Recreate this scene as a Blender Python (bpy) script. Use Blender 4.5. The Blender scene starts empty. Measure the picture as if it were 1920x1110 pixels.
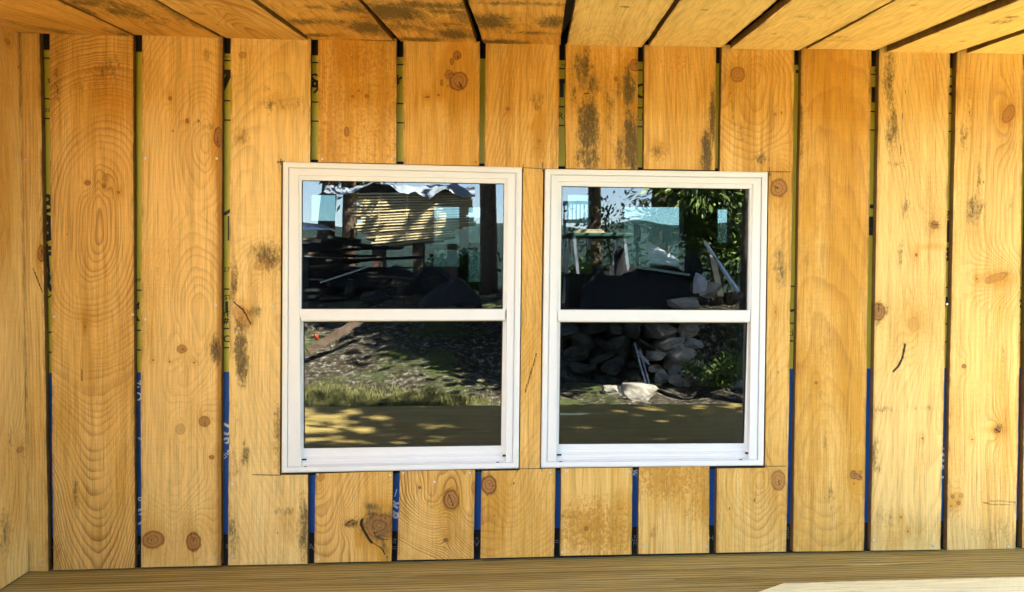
import bpy, math, random
import numpy as np
from mathutils import Vector, Matrix, noise as mnoise

# ------------------------------------------------------------------ camera, sky, sun, exposure
scene = bpy.context.scene
C = scene.collection
FPX = 1400.0                      # focal length in pixels of a 1920 px wide picture
YAW, PITCH, ROLL = math.radians(3.5), math.radians(1.05), math.radians(0.10)
CAM = Vector((0.0, -2.70, 1.0))
F = Vector((math.sin(YAW)*math.cos(PITCH), math.cos(YAW)*math.cos(PITCH), -math.sin(PITCH)))
R = Vector((math.cos(YAW), -math.sin(YAW), 0.0))
U = R.cross(F)
R2 = R*math.cos(ROLL) + U*math.sin(ROLL)
U2 = U*math.cos(ROLL) - R*math.sin(ROLL)
R, U = R2, U2
cd = bpy.data.cameras.new('camera')
cam = bpy.data.objects.new('camera', cd); C.objects.link(cam)
cam.matrix_world = Matrix(((R.x, U.x, -F.x, CAM.x), (R.y, U.y, -F.y, CAM.y), (R.z, U.z, -F.z, CAM.z), (0, 0, 0, 1)))
cd.sensor_width = 36.0
cd.lens = 36.0*FPX/1920.0
cd.clip_start = 0.02
cd.clip_end = 6000
scene.camera = cam

SUN = Vector((0.48, 0.40, 0.78)).normalized()      # towards the sun
world = bpy.data.worlds.new("World"); scene.world = world
world.use_nodes = True
wn = world.node_tree
bg = wn.nodes['Background']
sky = wn.nodes.new('ShaderNodeTexSky'); sky.sky_type = 'NISHITA'; sky.sun_disc = False
sky.sun_elevation = math.asin(SUN.z); sky.sun_rotation = math.atan2(SUN.x, SUN.y)
sky.air_density = 1.0; sky.dust_density = .6; sky.ozone_density = 1.0
wn.links.new(sky.outputs[0], bg.inputs[0]); bg.inputs[1].default_value = 0.055
sl = bpy.data.lights.new('sun', 'SUN'); sl.energy = 5.0; sl.angle = math.radians(0.53); sl.color = (1.0, 0.93, 0.78)
so = bpy.data.objects.new('sun', sl); C.objects.link(so)
so.rotation_euler = (-SUN).to_track_quat('-Z', 'Y').to_euler(); so.location = (8, 6, 12)
vs = scene.view_settings
vs.view_transform = 'Standard'; vs.look = 'None'; vs.gamma = 1.0; vs.use_curve_mapping = False
vs.exposure = 4.58

random.seed(5)
rs = np.random.RandomState(11)

# ------------------------------------------------------------------ geometry helpers
def ray(px, py):
    return F*FPX + R*(px-960.0) + U*(555.0-py)
def T(px, py, Y=0.0):                       # the point of the plane y = Y seen at this pixel
    d = ray(px, py); return CAM + d*((Y-CAM.y)/d.y)
def RF(px, py, dist):                       # a point 'dist' metres out from the wall, as mirrored in the glass
    p = T(px, py, dist); return Vector((p.x, -p.y, p.z))
def proj(P):                                # world points (n,3) -> pixels (n,2)
    d = P - np.array(CAM)
    z = d @ np.array(F)
    return np.stack([960+FPX*(d @ np.array(R))/z, 555-FPX*(d @ np.array(U))/z], 1)
_tab = np.random.RandomState(3).rand(512, 512)
def vn(x, y, seed=0):                       # smooth value noise, -1..1
    x = np.asarray(x, float)+seed*17.31; y = np.asarray(y, float)+seed*7.77
    xi = np.floor(x).astype(int); yi = np.floor(y).astype(int)
    fx = x-xi; fy = y-yi; fx = fx*fx*(3-2*fx); fy = fy*fy*(3-2*fy)
    g = lambda a, b: _tab[a % 512, b % 512]
    return 2*((g(xi, yi)*(1-fx)+g(xi+1, yi)*fx)*(1-fy)+(g(xi, yi+1)*(1-fx)+g(xi+1, yi+1)*fx)*fy)-1
def fbm(x, y, seed=0, o=4):
    s = 0; a = 1; t = 0
    for i in range(o):
        s = s+a*vn(x*2**i, y*2**i, seed+i*3); t += a; a *= .5
    return s/t
def smooth(a, b, x):
    t = np.clip((x-a)/(b-a), 0, 1); return t*t*(3-2*t)

def tag(o, label=None, cat=None, group=None, kind=None):
    if label: o['label'] = label
    if cat: o['category'] = cat
    if group: o['group'] = group
    if kind: o['kind'] = kind
    return o
def empty(name, loc, label, cat, group=None, rz=0.0):
    o = bpy.data.objects.new(name, None); C.objects.link(o); o.location = loc; o.rotation_euler = (0, 0, rz)
    o.empty_display_size = .1
    return tag(o, label, cat, group)
def link(name, me, mats, parent=None, smooth_=False):
    o = bpy.data.objects.new(name, me); C.objects.link(o)
    for m in (mats if isinstance(mats, (list, tuple)) else [mats]): me.materials.append(m)
    if parent:
        o.parent = parent
        o.matrix_parent_inverse = Matrix.LocRotScale(parent.location, parent.rotation_euler, None).inverted()
    if smooth_: me.shade_smooth()
    return o
class MB:
    def __init__(s): s.v = []; s.f = []; s.mi = []
    def add(s, vs, fs, mi=0):
        n = len(s.v); s.v += [tuple(p) for p in vs]; s.f += [tuple(i+n for i in f) for f in fs]; s.mi += [mi]*len(fs); return s
    def hexa(s, a, b, mi=0):                 # a, b: two matching loops of n points
        n = len(a)
        return s.add(list(a)+list(b), [tuple(range(n))[::-1], tuple(range(n, 2*n))]+[(i, (i+1) % n, n+(i+1) % n, n+i) for i in range(n)], mi)
    def box(s, lo, hi, mi=0, rot=None, c=None):
        x0, y0, z0 = lo; x1, y1, z1 = hi
        a = [Vector(p) for p in ((x0, y0, z0), (x1, y0, z0), (x1, y1, z0), (x0, y1, z0))]
        b = [Vector(p) for p in ((x0, y0, z1), (x1, y0, z1), (x1, y1, z1), (x0, y1, z1))]
        if rot is not None:
            c = Vector(c) if c is not None else (Vector(lo)+Vector(hi))/2
            a = [rot @ (p-c)+c for p in a]; b = [rot @ (p-c)+c for p in b]
        return s.hexa(a, b, mi)
    def bar(s, p, q, w, h=None, mi=0, up=Vector((0, 0, 1))):     # rectangular bar from p to q
        h = h or w; p = Vector(p); q = Vector(q); d = (q-p).normalized()
        if abs(d.dot(up)) > .98: up = Vector((1, 0, 0))
        x = d.cross(up).normalized()*w/2; y = x.cross(d).normalized()*h/2
        return s.hexa([p-x-y, p+x-y, p+x+y, p-x+y], [q-x-y, q+x-y, q+x+y, q-x+y], mi)
    def tube(s, pts, rad, n=8, mi=0):
        pts = [Vector(p) for p in pts]
        if not isinstance(rad, (list, tuple)): rad = [rad]*len(pts)
        base = len(s.v); up = Vector((.1, .2, 1))
        for i, p in enumerate(pts):
            d = (pts[min(i+1, len(pts)-1)]-pts[max(i-1, 0)]).normalized()
            if abs(d.dot(up.normalized())) > .97: up = Vector((1, .1, 0))
            x = d.cross(up).normalized(); y = d.cross(x)
            for k in range(n):
                a = 2*math.pi*k/n; s.v.append(tuple(p+(x*math.cos(a)+y*math.sin(a))*rad[i]))
        for i in range(len(pts)-1):
            for k in range(n):
                a = base+i*n+k; b = base+i*n+(k+1) % n
                s.f.append((a, b, b+n, a+n)); s.mi.append(mi)
        s.f.append(tuple(base+k for k in range(n))[::-1]); s.mi.append(mi)
        s.f.append(tuple(base+(len(pts)-1)*n+k for k in range(n))); s.mi.append(mi)
        return s
    def build(s, name, mats, parent=None, smooth_=False, bevel=0):
        me = bpy.data.meshes.new(name); me.from_pydata(s.v, [], s.f); me.update()
        for p, m in zip(me.polygons, s.mi): p.material_index = m
        o = link(name, me, mats, parent, smooth_)
        if bevel:
            b = o.modifiers.new('bevel', 'BEVEL'); b.width = bevel; b.segments = 2; b.limit_method = 'ANGLE'
        return o

# ------------------------------------------------------------------ materials
def newmat(name):
    m = bpy.data.materials.new(name); m.use_nodes = True
    return m, m.node_tree, m.node_tree.nodes['Principled BSDF']
def N(nt, t, **k):
    n = nt.nodes.new(t)
    for a, b in k.items(): setattr(n, a, b)
    return n
def math_(nt, op, a, b=None, c=None, clamp=False):
    n = N(nt, 'ShaderNodeMath', operation=op, use_clamp=clamp)
    for i, x in enumerate((a, b, c)):
        if x is None: continue
        if isinstance(x, (int, float)): n.inputs[i].default_value = x
        else: nt.links.new(x, n.inputs[i])
    return n.outputs[0]
def mixc(nt, fac, a, b, mode='MIX'):
    n = N(nt, 'ShaderNodeMix', data_type='RGBA', blend_type=mode)
    for i, x in ((0, fac), (6, a), (7, b)):
        if isinstance(x, (int, float)): n.inputs[i].default_value = x
        elif isinstance(x, tuple): n.inputs[i].default_value = (*x, 1) if len(x) == 3 else x
        else: nt.links.new(x, n.inputs[i])
    return n.outputs[2]
def ramp(nt, fac, stops, interp='LINEAR'):
    n = N(nt, 'ShaderNodeValToRGB'); n.color_ramp.interpolation = interp
    while len(n.color_ramp.elements) < len(stops): n.color_ramp.elements.new(.5)
    for e, (p, c) in zip(n.color_ramp.elements, stops):
        e.position = p; e.color = (c, c, c, 1) if isinstance(c, (int, float)) else (*c, 1)
    nt.links.new(fac, n.inputs[0]); return n.outputs[0]
def noise_(nt, vec, scale, detail=3, rough=.55, dist=0, out=0):
    n = N(nt, 'ShaderNodeTexNoise'); n.inputs['Scale'].default_value = scale; n.inputs['Detail'].default_value = detail
    n.inputs['Roughness'].default_value = rough; n.inputs['Distortion'].default_value = dist
    if vec is not None: nt.links.new(vec, n.inputs['Vector'])
    return n.outputs[out]
def mapping(nt, vec, sc, loc=(0, 0, 0)):
    n = N(nt, 'ShaderNodeMapping'); n.inputs['Scale'].default_value = sc; n.inputs['Location'].default_value = loc
    nt.links.new(vec, n.inputs['Vector']); return n.outputs[0]
def attr(nt, name, out=2):
    n = N(nt, 'ShaderNodeAttribute', attribute_name=name); return n.outputs[out]
def bump(nt, h, strength, dist, normal=None):
    n = N(nt, 'ShaderNodeBump'); n.inputs['Strength'].default_value = strength; n.inputs['Distance'].default_value = dist
    nt.links.new(h, n.inputs['Height'])
    if normal: nt.links.new(normal, n.inputs['Normal'])
    return n.outputs[0]
def simple(name, col, rough=.6, metal=0, var=.15, scale=8, bmp=.1, spec=.5):
    m, nt, p = newmat(name)
    tc = N(nt, 'ShaderNodeTexCoord').outputs['Object']
    n = noise_(nt, tc, scale, 5, .6)
    lo = tuple(c*(1-var) for c in col); hi = tuple(min(1, c*(1+var)) for c in col)
    nt.links.new(ramp(nt, n, [(.3, lo), (.7, hi)]), p.inputs['Base Color'])
    p.inputs['Roughness'].default_value = rough; p.inputs['Metallic'].default_value = metal
    p.inputs['Specular IOR Level'].default_value = spec
    if bmp: nt.links.new(bump(nt, n, bmp, .02), p.inputs['Normal'])
    return m

def pine_material(light=False):
    m, nt, p = newmat('fresh_pine' if light else 'pine_board')
    uv = attr(nt, 'wood_uv', 1)
    grain = attr(nt, 'grain'); amp = attr(nt, 'ringamp'); knot = attr(nt, 'knot'); mould = attr(nt, 'mould')
    amber = attr(nt, 'amber'); crack = attr(nt, 'crack'); pale = attr(nt, 'pale')
    wob = noise_(nt, mapping(nt, uv, (22, 4, 1)), 1, 4, .6)
    g = math_(nt, 'ADD', grain, math_(nt, 'MULTIPLY', math_(nt, 'SUBTRACT', wob, .5), .30))
    fr = math_(nt, 'FRACT', g)
    ring = ramp(nt, fr, [(0, .05), (.5, .16), (.80, .75), (.90, 1), (1, .05)])
    # ring to ring contrast
    rv = noise_(nt, mapping(nt, uv, (3.5, 1.1, 1), (3, 3, 3)), 1, 2, .5)
    ramp_amp = math_(nt, 'MULTIPLY', amp, math_(nt, 'MULTIPLY_ADD', rv, 2.0, -.15))
    ringv = math_(nt, 'MULTIPLY', ring, ramp_amp)
    fib = noise_(nt, mapping(nt, uv, (300, 7, 1)), 1, 4, .65)
    fib2 = noise_(nt, mapping(nt, uv, (70, 1.6, 1), (5, 1, 0)), 1, 4, .6)
    blot = noise_(nt, mapping(nt, uv, (7, 2.2, 1), (9, 2, 4)), 1, 5, .6)
    speck = noise_(nt, mapping(nt, uv, (120, 70, 1), (2, 5, 0)), 1, 5, .75)
    saw = noise_(nt, mapping(nt, uv, (2, 190, 1), (1, 1, 0)), 1, 3, .6)
    base = ramp(nt, fib2, [(.28, (.62, .345, .065)), (.45, (.79, .462, .122)), (.55, (.84, .51, .145)), (.75, (.90, .61, .21))] if not light else [(.3, (.90, .77, .36)), (.6, (.95, .86, .46))])
    base = mixc(nt, math_(nt, 'MULTIPLY', pale, .9), base, (.93, .71, .30) if not light else (.95, .86, .50))
    # amber, driven by a broad field broken up by streaks and speckle
    am = math_(nt, 'ADD', amber, math_(nt, 'MULTIPLY', math_(nt, 'SUBTRACT', blot, .5), 1.1))
    am = math_(nt, 'ADD', am, math_(nt, 'MULTIPLY', math_(nt, 'SUBTRACT', speck, .5), .9))
    am = ramp(nt, am, [(.1, 0), (.95, 1)])
    col = mixc(nt, math_(nt, 'MULTIPLY', am, .85), base, (.60, .285, .022))
    col = mixc(nt, math_(nt, 'MULTIPLY', ringv, .72, clamp=True), col, (.335, .130, .026))
    f1 = ramp(nt, fib, [(.3, .66), (.5, .97), (.8, 1.10)])
    col = mixc(nt, 1.0, col, f1, 'MULTIPLY')
    # fine pores / pitch flecks
    pore = noise_(nt, mapping(nt, uv, (260, 60, 1), (7, 7, 7)), 1, 2, .5)
    pm = ramp(nt, pore, [(.70, 0), (.78, 1)])
    col = mixc(nt, math_(nt, 'MULTIPLY', pm, .40), col, (.20, .085, .02))
    grime = noise_(nt, mapping(nt, uv, (26, 1.3, 1), (2, 6, 1)), 1, 6, .72)
    col = mixc(nt, 1.0, col, ramp(nt, grime, [(.30, (.80, .74, .66)), (.48, (1, 1, 1)), (.7, (1.05, 1.05, 1.08))]), 'MULTIPLY')
    col = mixc(nt, 1.0, col, ramp(nt, saw, [(.30, .965), (.5, 1.0), (.7, 1.02)]), 'MULTIPLY')
    # rusty speckle
    rn = noise_(nt, mapping(nt, uv, (105, 80, 1), (6, 2, 9)), 1, 3, .6)
    rk = math_(nt, 'MULTIPLY_ADD', math_(nt, 'SUBTRACT', rn, .5), 2.4, attr(nt, 'rust'))
    rk = math_(nt, 'MULTIPLY', ramp(nt, rk, [(.30, 0), (.75, 1)]), math_(nt, 'MULTIPLY', attr(nt, 'rust'), 3, clamp=True))
    col = mixc(nt, math_(nt, 'MULTIPLY', rk, .72), col, (.46, .20, .022))
    # mould and weather staining
    ms = noise_(nt, mapping(nt, uv, (42, 11, 1), (4, 8, 1)), 1, 6, .72, .3)
    mk = math_(nt, 'ADD', mould, math_(nt, 'MULTIPLY', math_(nt, 'SUBTRACT', ms, .5), 2.0))
    mk = math_(nt, 'ADD', mk, math_(nt, 'MULTIPLY', math_(nt, 'SUBTRACT', speck, .5), 1.0))
    mk = ramp(nt, mk, [(.22, 0), (.55, .45), (1.0, 1)])
    mk = math_(nt, 'MULTIPLY', mk, math_(nt, 'MULTIPLY', mould, 4.0, clamp=True))
    mk = math_(nt, 'MULTIPLY', mk, ramp(nt, speck, [(.34, .55), (.52, 1)]))
    mk = math_(nt, 'MULTIPLY', mk, ramp(nt, fib, [(.35, .6), (.55, 1)]))
    mcol = ramp(nt, mk, [(0, (.36, .20, .045)), (.40, (.19, .125, .036)), (.95, (.040, .033, .015))])
    col = mixc(nt, math_(nt, 'MULTIPLY', math_(nt, 'MULTIPLY', mk, 1.8, clamp=True), .88), col, mcol)
    # knots: 'knot' is 1 at a knot's rim, 0 in its middle, more than 1 outside
    kn = math_(nt, 'ADD', knot, math_(nt, 'MULTIPLY', math_(nt, 'SUBTRACT', noise_(nt, mapping(nt, uv, (60, 60, 1)), 1, 5, .75), .5), .26))
    kmask = ramp(nt, kn, [(.0, 1), (.49, 1), (.60, 0)])       # inputs halved below
    kcol = ramp(nt, kn, [(0, (.55, .30, .10)), (.10, (.30, .12, .03)), (.17, (.46, .22, .06)), (.25, (.22, .085, .02)), (.34, (.44, .20, .05)), (.43, (.30, .11, .025)), (.49, (.13, .05, .015)), (.60, (.42, .19, .04))])
    col = mixc(nt, math_(nt, 'MULTIPLY', kmask, attr(nt, 'knotamp')), col, kcol)
    # broad dark feathering round a knot and small scattered pin marks
    pin = N(nt, 'ShaderNodeTexVoronoi'); pin.inputs['Scale'].default_value = 1; nt.links.new(mapping(nt, uv, (17, 9, 1), (3, 1, 2)), pin.inputs['Vector'])
    pd = math_(nt, 'LESS_THAN', pin.outputs['Distance'], .050)
    pv = N(nt, 'ShaderNodeSeparateColor'); nt.links.new(pin.outputs['Color'], pv.inputs[0])
    pd = math_(nt, 'MULTIPLY', pd, math_(nt, 'GREATER_THAN', pv.outputs[0], .80))
    col = mixc(nt, math_(nt, 'MULTIPLY', pd, .75), col, (.13, .05, .015))
    # weathered sawn edges
    eg = attr(nt, 'edge')
    en = noise_(nt, mapping(nt, uv, (60, 12, 1), (8, 3, 8)), 1, 5, .7)
    rim = math_(nt, 'MULTIPLY', attr(nt, 'rim'), ramp(nt, en, [(.42, 0), (.62, 1)]))
    rim = math_(nt, 'MAXIMUM', rim, math_(nt, 'MULTIPLY', attr(nt, 'band'), math_(nt, 'MULTIPLY_ADD', en, .9, .45)), clamp=True)
    col = mixc(nt, math_(nt, 'MULTIPLY', rim, .75), col, (.22, .10, .022))
    col = mixc(nt, math_(nt, 'MULTIPLY', eg, .85), col, (.13, .058, .016))
    ck = ramp(nt, math_(nt, 'ADD', crack, math_(nt, 'MULTIPLY', math_(nt, 'SUBTRACT', noise_(nt, mapping(nt, uv, (150, 60, 1)), 1, 4, .7), .5), .9)), [(.35, 0), (.7, 1)])
    col = mixc(nt, ck, col, (.035, .016, .008))
    nt.links.new(col, p.inputs['Base Color'])
    p.inputs['Roughness'].default_value = .62; p.inputs['Specular IOR Level'].default_value = .28
    h = math_(nt, 'ADD', math_(nt, 'MULTIPLY', ringv, -.5), math_(nt, 'MULTIPLY', fib, .7))
    h = math_(nt, 'ADD', h, math_(nt, 'MULTIPLY', saw, .25))
    h = math_(nt, 'ADD', h, math_(nt, 'MULTIPLY', ck, -2.5))
    h = math_(nt, 'ADD', h, math_(nt, 'MULTIPLY', blot, 1.2))
    nt.links.new(bump(nt, h, .9, .0022), p.inputs['Normal'])
    return m
# the knot attribute is stored halved, so that the ramp's 0..1 covers distances 0..2
PINE = pine_material(); PINE2 = pine_material(True)

def treated_material():
    m, nt, p = newmat('treated_timber')
    tc = N(nt, 'ShaderNodeTexCoord').outputs['Object']
    oi = N(nt, 'ShaderNodeObjectInfo').outputs['Random']
    cx = N(nt, 'ShaderNodeCombineXYZ'); nt.links.new(math_(nt, 'MULTIPLY', oi, 40), cx.inputs[0]); nt.links.new(math_(nt, 'MULTIPLY', oi, 9), cx.inputs[1])
    va = N(nt, 'ShaderNodeVectorMath', operation='ADD'); nt.links.new(tc, va.inputs[0]); nt.links.new(cx.outputs[0], va.inputs[1])
    v = va.outputs[0]
    a = noise_(nt, mapping(nt, v, (1.1, 22, 22)), 1, 4, .6, .6)
    w = N(nt, 'ShaderNodeTexWave', wave_type='BANDS', bands_direction='Y'); w.inputs['Scale'].default_value = 12
    w.inputs['Distortion'].default_value = 9; w.inputs['Detail'].default_value = 3; w.inputs['Detail Scale'].default_value = .7
    nt.links.new(mapping(nt, v, (.18, 1.6, 1)), w.inputs['Vector'])
    fine = noise_(nt, mapping(nt, v, (9, 330, 60)), 1, 4, .7)
    col = ramp(nt, a, [(.25, (.26, .175, .045)), (.5, (.42, .31, .095)), (.8, (.58, .45, .17))])
    col = mixc(nt, math_(nt, 'MULTIPLY', ramp(nt, w.outputs['Fac'], [(.55, 0), (.95, 1)]), .7), col, (.13, .08, .022))
    col = mixc(nt, 1, col, ramp(nt, fine, [(.3, .72), (.6, 1.05)]), 'MULTIPLY')
    dirt = noise_(nt, mapping(nt, v, (14, 40, 10)), 1, 6, .75)
    col = mixc(nt, ramp(nt, dirt, [(.63, 0), (.72, .75)]), col, (.05, .035, .016))
    nt.links.new(col, p.inputs['Base Color']); p.inputs['Roughness'].default_value = .7; p.inputs['Specular IOR Level'].default_value = .25
    nt.links.new(bump(nt, math_(nt, 'ADD', fine, w.outputs['Fac']), .5, .002), p.inputs['Normal'])
    return m
TREATED = treated_material()

M = {}
M['vinyl'] = simple('white_vinyl', (.80, .80, .79), .38, var=.015, scale=5, bmp=.02, spec=.4)
M['gasket'] = simple('black_gasket', (.012, .012, .014), .6)
M['black'] = simple('black_felt', (.008, .008, .010), .85, var=.3)
def wrap(name, col, lo):
    m, nt, p = newmat(name)
    tc = N(nt, 'ShaderNodeTexCoord').outputs['Object']
    n = noise_(nt, mapping(nt, tc, (6, 6, 3)), 1, 4, .6)
    nt.links.new(ramp(nt, n, [(.3, lo), (.7, col)]), p.inputs['Base Color'])
    p.inputs['Roughness'].default_value = .45; p.inputs['Specular IOR Level'].default_value = .3
    nt.links.new(bump(nt, n, .35, .02), p.inputs['Normal'])
    return m
M['yellow'] = wrap('yellow_wrap', (.62, .54, .065), (.50, .44, .045))
M['blue'] = wrap('blue_wrap', (.012, .105, .40), (.008, .07, .30))
M['print'] = simple('black_print', (.012, .014, .018), .5, bmp=0)
M['printw'] = simple('white_print', (.62, .68, .75), .5, bmp=0)
M['printg'] = simple('grey_print', (.16, .18, .20), .5, bmp=0)
M['nail'] = simple('galvanised_nail', (.62, .62, .62), .35, .6, bmp=0)
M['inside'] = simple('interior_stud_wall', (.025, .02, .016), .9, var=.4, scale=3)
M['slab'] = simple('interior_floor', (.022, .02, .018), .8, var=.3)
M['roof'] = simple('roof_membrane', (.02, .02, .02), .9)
M['bark'] = simple('pine_bark', (.13, .085, .055), .9, var=.55, scale=14, bmp=.8)
M['leaf'] = simple('pine_needles', (.055, .105, .022), .6, var=.6, scale=2.2, bmp=0)
M['leaf2'] = simple('broad_leaves', (.11, .17, .03), .55, var=.5, scale=3, bmp=0)
M['grass'] = simple('dry_grass', (.20, .19, .06), .8, var=.5, scale=6, bmp=0)
M['stone'] = simple('field_stone', (.38, .34, .28), .85, var=.45, scale=6, bmp=.8)
M['shaded_stone'] = simple('shaded_field_stone', (.055, .055, .042), .95, var=.5, scale=7, bmp=.8)  # darker copy of the field stone: shade painted into the wall's left stones
M['silver'] = simple('galvanised_steel', (.6, .62, .65), .35, .8, bmp=.05)
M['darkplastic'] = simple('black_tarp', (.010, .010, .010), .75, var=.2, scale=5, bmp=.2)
M['orange'] = simple('orange_plastic', (.45, .05, .012), .5, bmp=0)
M['green'] = simple('green_canvas', (.03, .10, .07), .6)
M['cloth'] = simple('white_cloth', (.62, .60, .66), .8)

# ------------------------------------------------------------------ boards
def interp(pts, y):
    pts = sorted(pts); a = np.array(pts, float)
    return np.interp(y, a[:, 0], a[:, 1])
def cinterp(pts, y):
    # smoothed piecewise-linear interpolation
    return (interp(pts, y-14)+2*interp(pts, y)+interp(pts, y+14))/4

def board_mesh(name, world_fn, px_fn, wm, hm, thick, normal, spec, seed, notches=(), step=.0048, wave=.8):
    """world_fn(s,t) -> (n,3); px_fn(s,t) -> (n,2) coordinates in which the grain fields are written.
    notches: list of (side, s_top, s_bot, t_top, t_bot), t measured downwards."""
    nx = max(4, int(wm/step)); ny = max(4, int(hm/step))
    sc = np.linspace(0, 1, nx+1); tc = np.linspace(0, 1, ny+1)
    S, Tt = np.meshgrid(sc, tc)                       # rows = t
    mask = np.ones((ny, nx), bool)
    for (side, st, sb, tt, tb) in notches:
        j = int(round((st+sb)/2*nx)); i0 = int(round(tt*ny)); i1 = int(round(tb*ny))
        sn = st+(sb-st)*np.clip((tc-tt)/(tb-tt), 0, 1)
        w = np.exp(-((sc-j/nx)/.12)**2)
        S += (sn-j/nx)[:, None]*w[None, :]
        wt = lambda k, v: np.exp(-((tc-k/ny)/.02)**2)[:, None]*(v-k/ny)
        Tt += wt(i0, tt)+wt(i1, tb)
        if side == 'R': mask[i0:i1, j:] = False
        else: mask[i0:i1, :j] = False
    S[:, 0] = 0 if not any(n[0] == 'L' for n in notches) else S[:, 0]
    Sf, Tf = S.ravel(), Tt.ravel()
    W = world_fn(Sf, Tf); P = px_fn(Sf, Tf)
    # uneven sawn edges
    across = world_fn(np.array([1.0]), np.array([.5]))-world_fn(np.array([0.0]), np.array([.5]))
    across = across/np.linalg.norm(across)
    L = Tf*hm
    wl = (fbm(L*3.1, L*0, seed+50, 4)*.0035+vn(L*30, L*0, seed+51)*.0006)*wave
    wr = (fbm(L*2.7, L*0, seed+60, 4)*.0035+vn(L*30, L*0, seed+61)*.0006)*wave
    W = W+across*(wl*np.clip(1-Sf*8, 0, 1)+wr*np.clip(Sf*8-7, 0, 1))[:, None]
    nrm = np.array(normal, float)
    cup = (fbm(L*.8, Sf*1.5, seed+70, 2)*.0022)+((Sf-.5)**2)*.004*vn(L*.0, L*0+.5, seed+71)
    W = W+nrm*cup[:, None]
    nv = (nx+1)*(ny+1)
    idx = np.arange(nv).reshape(ny+1, nx+1)
    a = idx[:-1, :-1][mask]; b = idx[:-1, 1:][mask]; c = idx[1:, 1:][mask]; d = idx[1:, :-1][mask]
    front = np.stack([a, d, c, b], 1)
    pad = np.zeros((ny+2, nx+2), bool); pad[1:-1, 1:-1] = mask
    E = []
    m_ = mask & ~pad[:-2, 1:-1]; E.append(np.stack([idx[:-1, :-1][m_], idx[:-1, 1:][m_]], 1))
    m_ = mask & ~pad[2:, 1:-1]; E.append(np.stack([idx[1:, 1:][m_], idx[1:, :-1][m_]], 1))
    m_ = mask & ~pad[1:-1, :-2]; E.append(np.stack([idx[1:, :-1][m_], idx[:-1, :-1][m_]], 1))
    m_ = mask & ~pad[1:-1, 2:]; E.append(np.stack([idx[:-1, 1:][m_], idx[1:, 1:][m_]], 1))
    E = np.concatenate(E)
    bv = np.unique(E); mp = np.full(nv, -1); mp[bv] = np.arange(len(bv))+nv
    # a slightly eased arris: the rim vertices move a little inwards and back
    nb = len(bv)
    side = np.stack([mp[E[:, 0]], mp[E[:, 1]], mp[E[:, 1]]+nb, mp[E[:, 0]]+nb], 1)
    Wb = np.concatenate([W[bv], W[bv]-nrm*thick]); bv = np.concatenate([bv, bv])
    # back rectangles
    rows = sorted({0.0, 1.0} | {round(n[3], 6) for n in notches} | {round(n[4], 6) for n in notches})
    backv = []; backf = []
    for t0, t1 in zip(rows[:-1], rows[1:]):
        s0, s1 = 0.0, 1.0
        for n in notches:
            if n[3] <= (t0+t1)/2 <= n[4]:
                if n[0] == 'R': s1 = (n[1]+n[2])/2
                else: s0 = (n[1]+n[2])/2
        q = world_fn(np.array([s0, s1, s1, s0]), np.array([t0, t0, t1, t1]))-nrm*thick
        k = nv+len(bv)+len(backv); backv += list(q); backf.append((k, k+1, k+2, k+3))
    V = np.concatenate([W, Wb, np.array(backv)])
    Q = np.concatenate([front, side, np.array(backf)])
    me = bpy.data.meshes.new(name)
    me.vertices.add(len(V)); me.vertices.foreach_set('co', V.astype(np.float32).ravel())
    me.loops.add(len(Q)*4); me.polygons.add(len(Q))
    me.polygons.foreach_set('loop_start', np.arange(0, len(Q)*4, 4, dtype=np.int32))
    me.loops.foreach_set('vertex_index', Q.astype(np.int32).ravel())
    me.update(calc_edges=True)
    # ---- wood fields
    x, y = P[:, 0], P[:, 1]
    w = spec.get('w', 7.0)
    if isinstance(w, list): w = cinterp(w, y)
    y_lo = y.min(); y_hi = y.max()
    x0 = cinterp(spec.get('axis', [(y_lo, (x.min()+x.max())/2)]), y)
    aa = cinterp(spec.get('a', [(y_lo, 6), (y_hi, 9)]), y)
    g = np.sqrt(aa**2+((x-x0)/w)**2)
    g = g+.9*fbm(x/60, y/150, seed, 3)+.12*fbm(x/22, y/90, seed+9, 2)+spec.get('slant', 0)*(y-y_lo)/100
    g = g+.75*vn(g*.31, g*0, seed+4)+.35*vn(g*.83, g*0, seed+5)
    kd = np.full(len(x), 9.0); kamp = np.zeros(len(x))
    for kk in spec.get('knots', ()):
        kx, ky, rx, ry = kk[:4]; st = kk[4] if len(kk) > 4 else 1.0; ang = math.radians(kk[5]) if len(kk) > 5 else 0
        dx, dy = x-kx, y-ky
        ux = dx*math.cos(ang)+dy*math.sin(ang); uy = -dx*math.sin(ang)+dy*math.cos(ang)
        q = np.sqrt((ux/rx)**2+(uy/ry)**2)
        q = q*(1+(.30 if rx > 20 else .10)*fbm(x/(rx*.6), y/(ry*.6), seed+81, 3))
        qe = np.sqrt((dx/(rx*1.9+3))**2+(dy/(ry*4.2+6))**2)
        g = g+min(rx, 16)/2.1*np.exp(-qe**2)
        inside = q < 1.15
        g = np.where(inside, q*2.2, g)
        m_ = q < kd; kd = np.where(m_, q, kd); kamp = np.where(m_, st, kamp)
    halo = np.zeros(len(x)); kcr = np.zeros(len(x)); kr = np.random.RandomState(seed+700)
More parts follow.
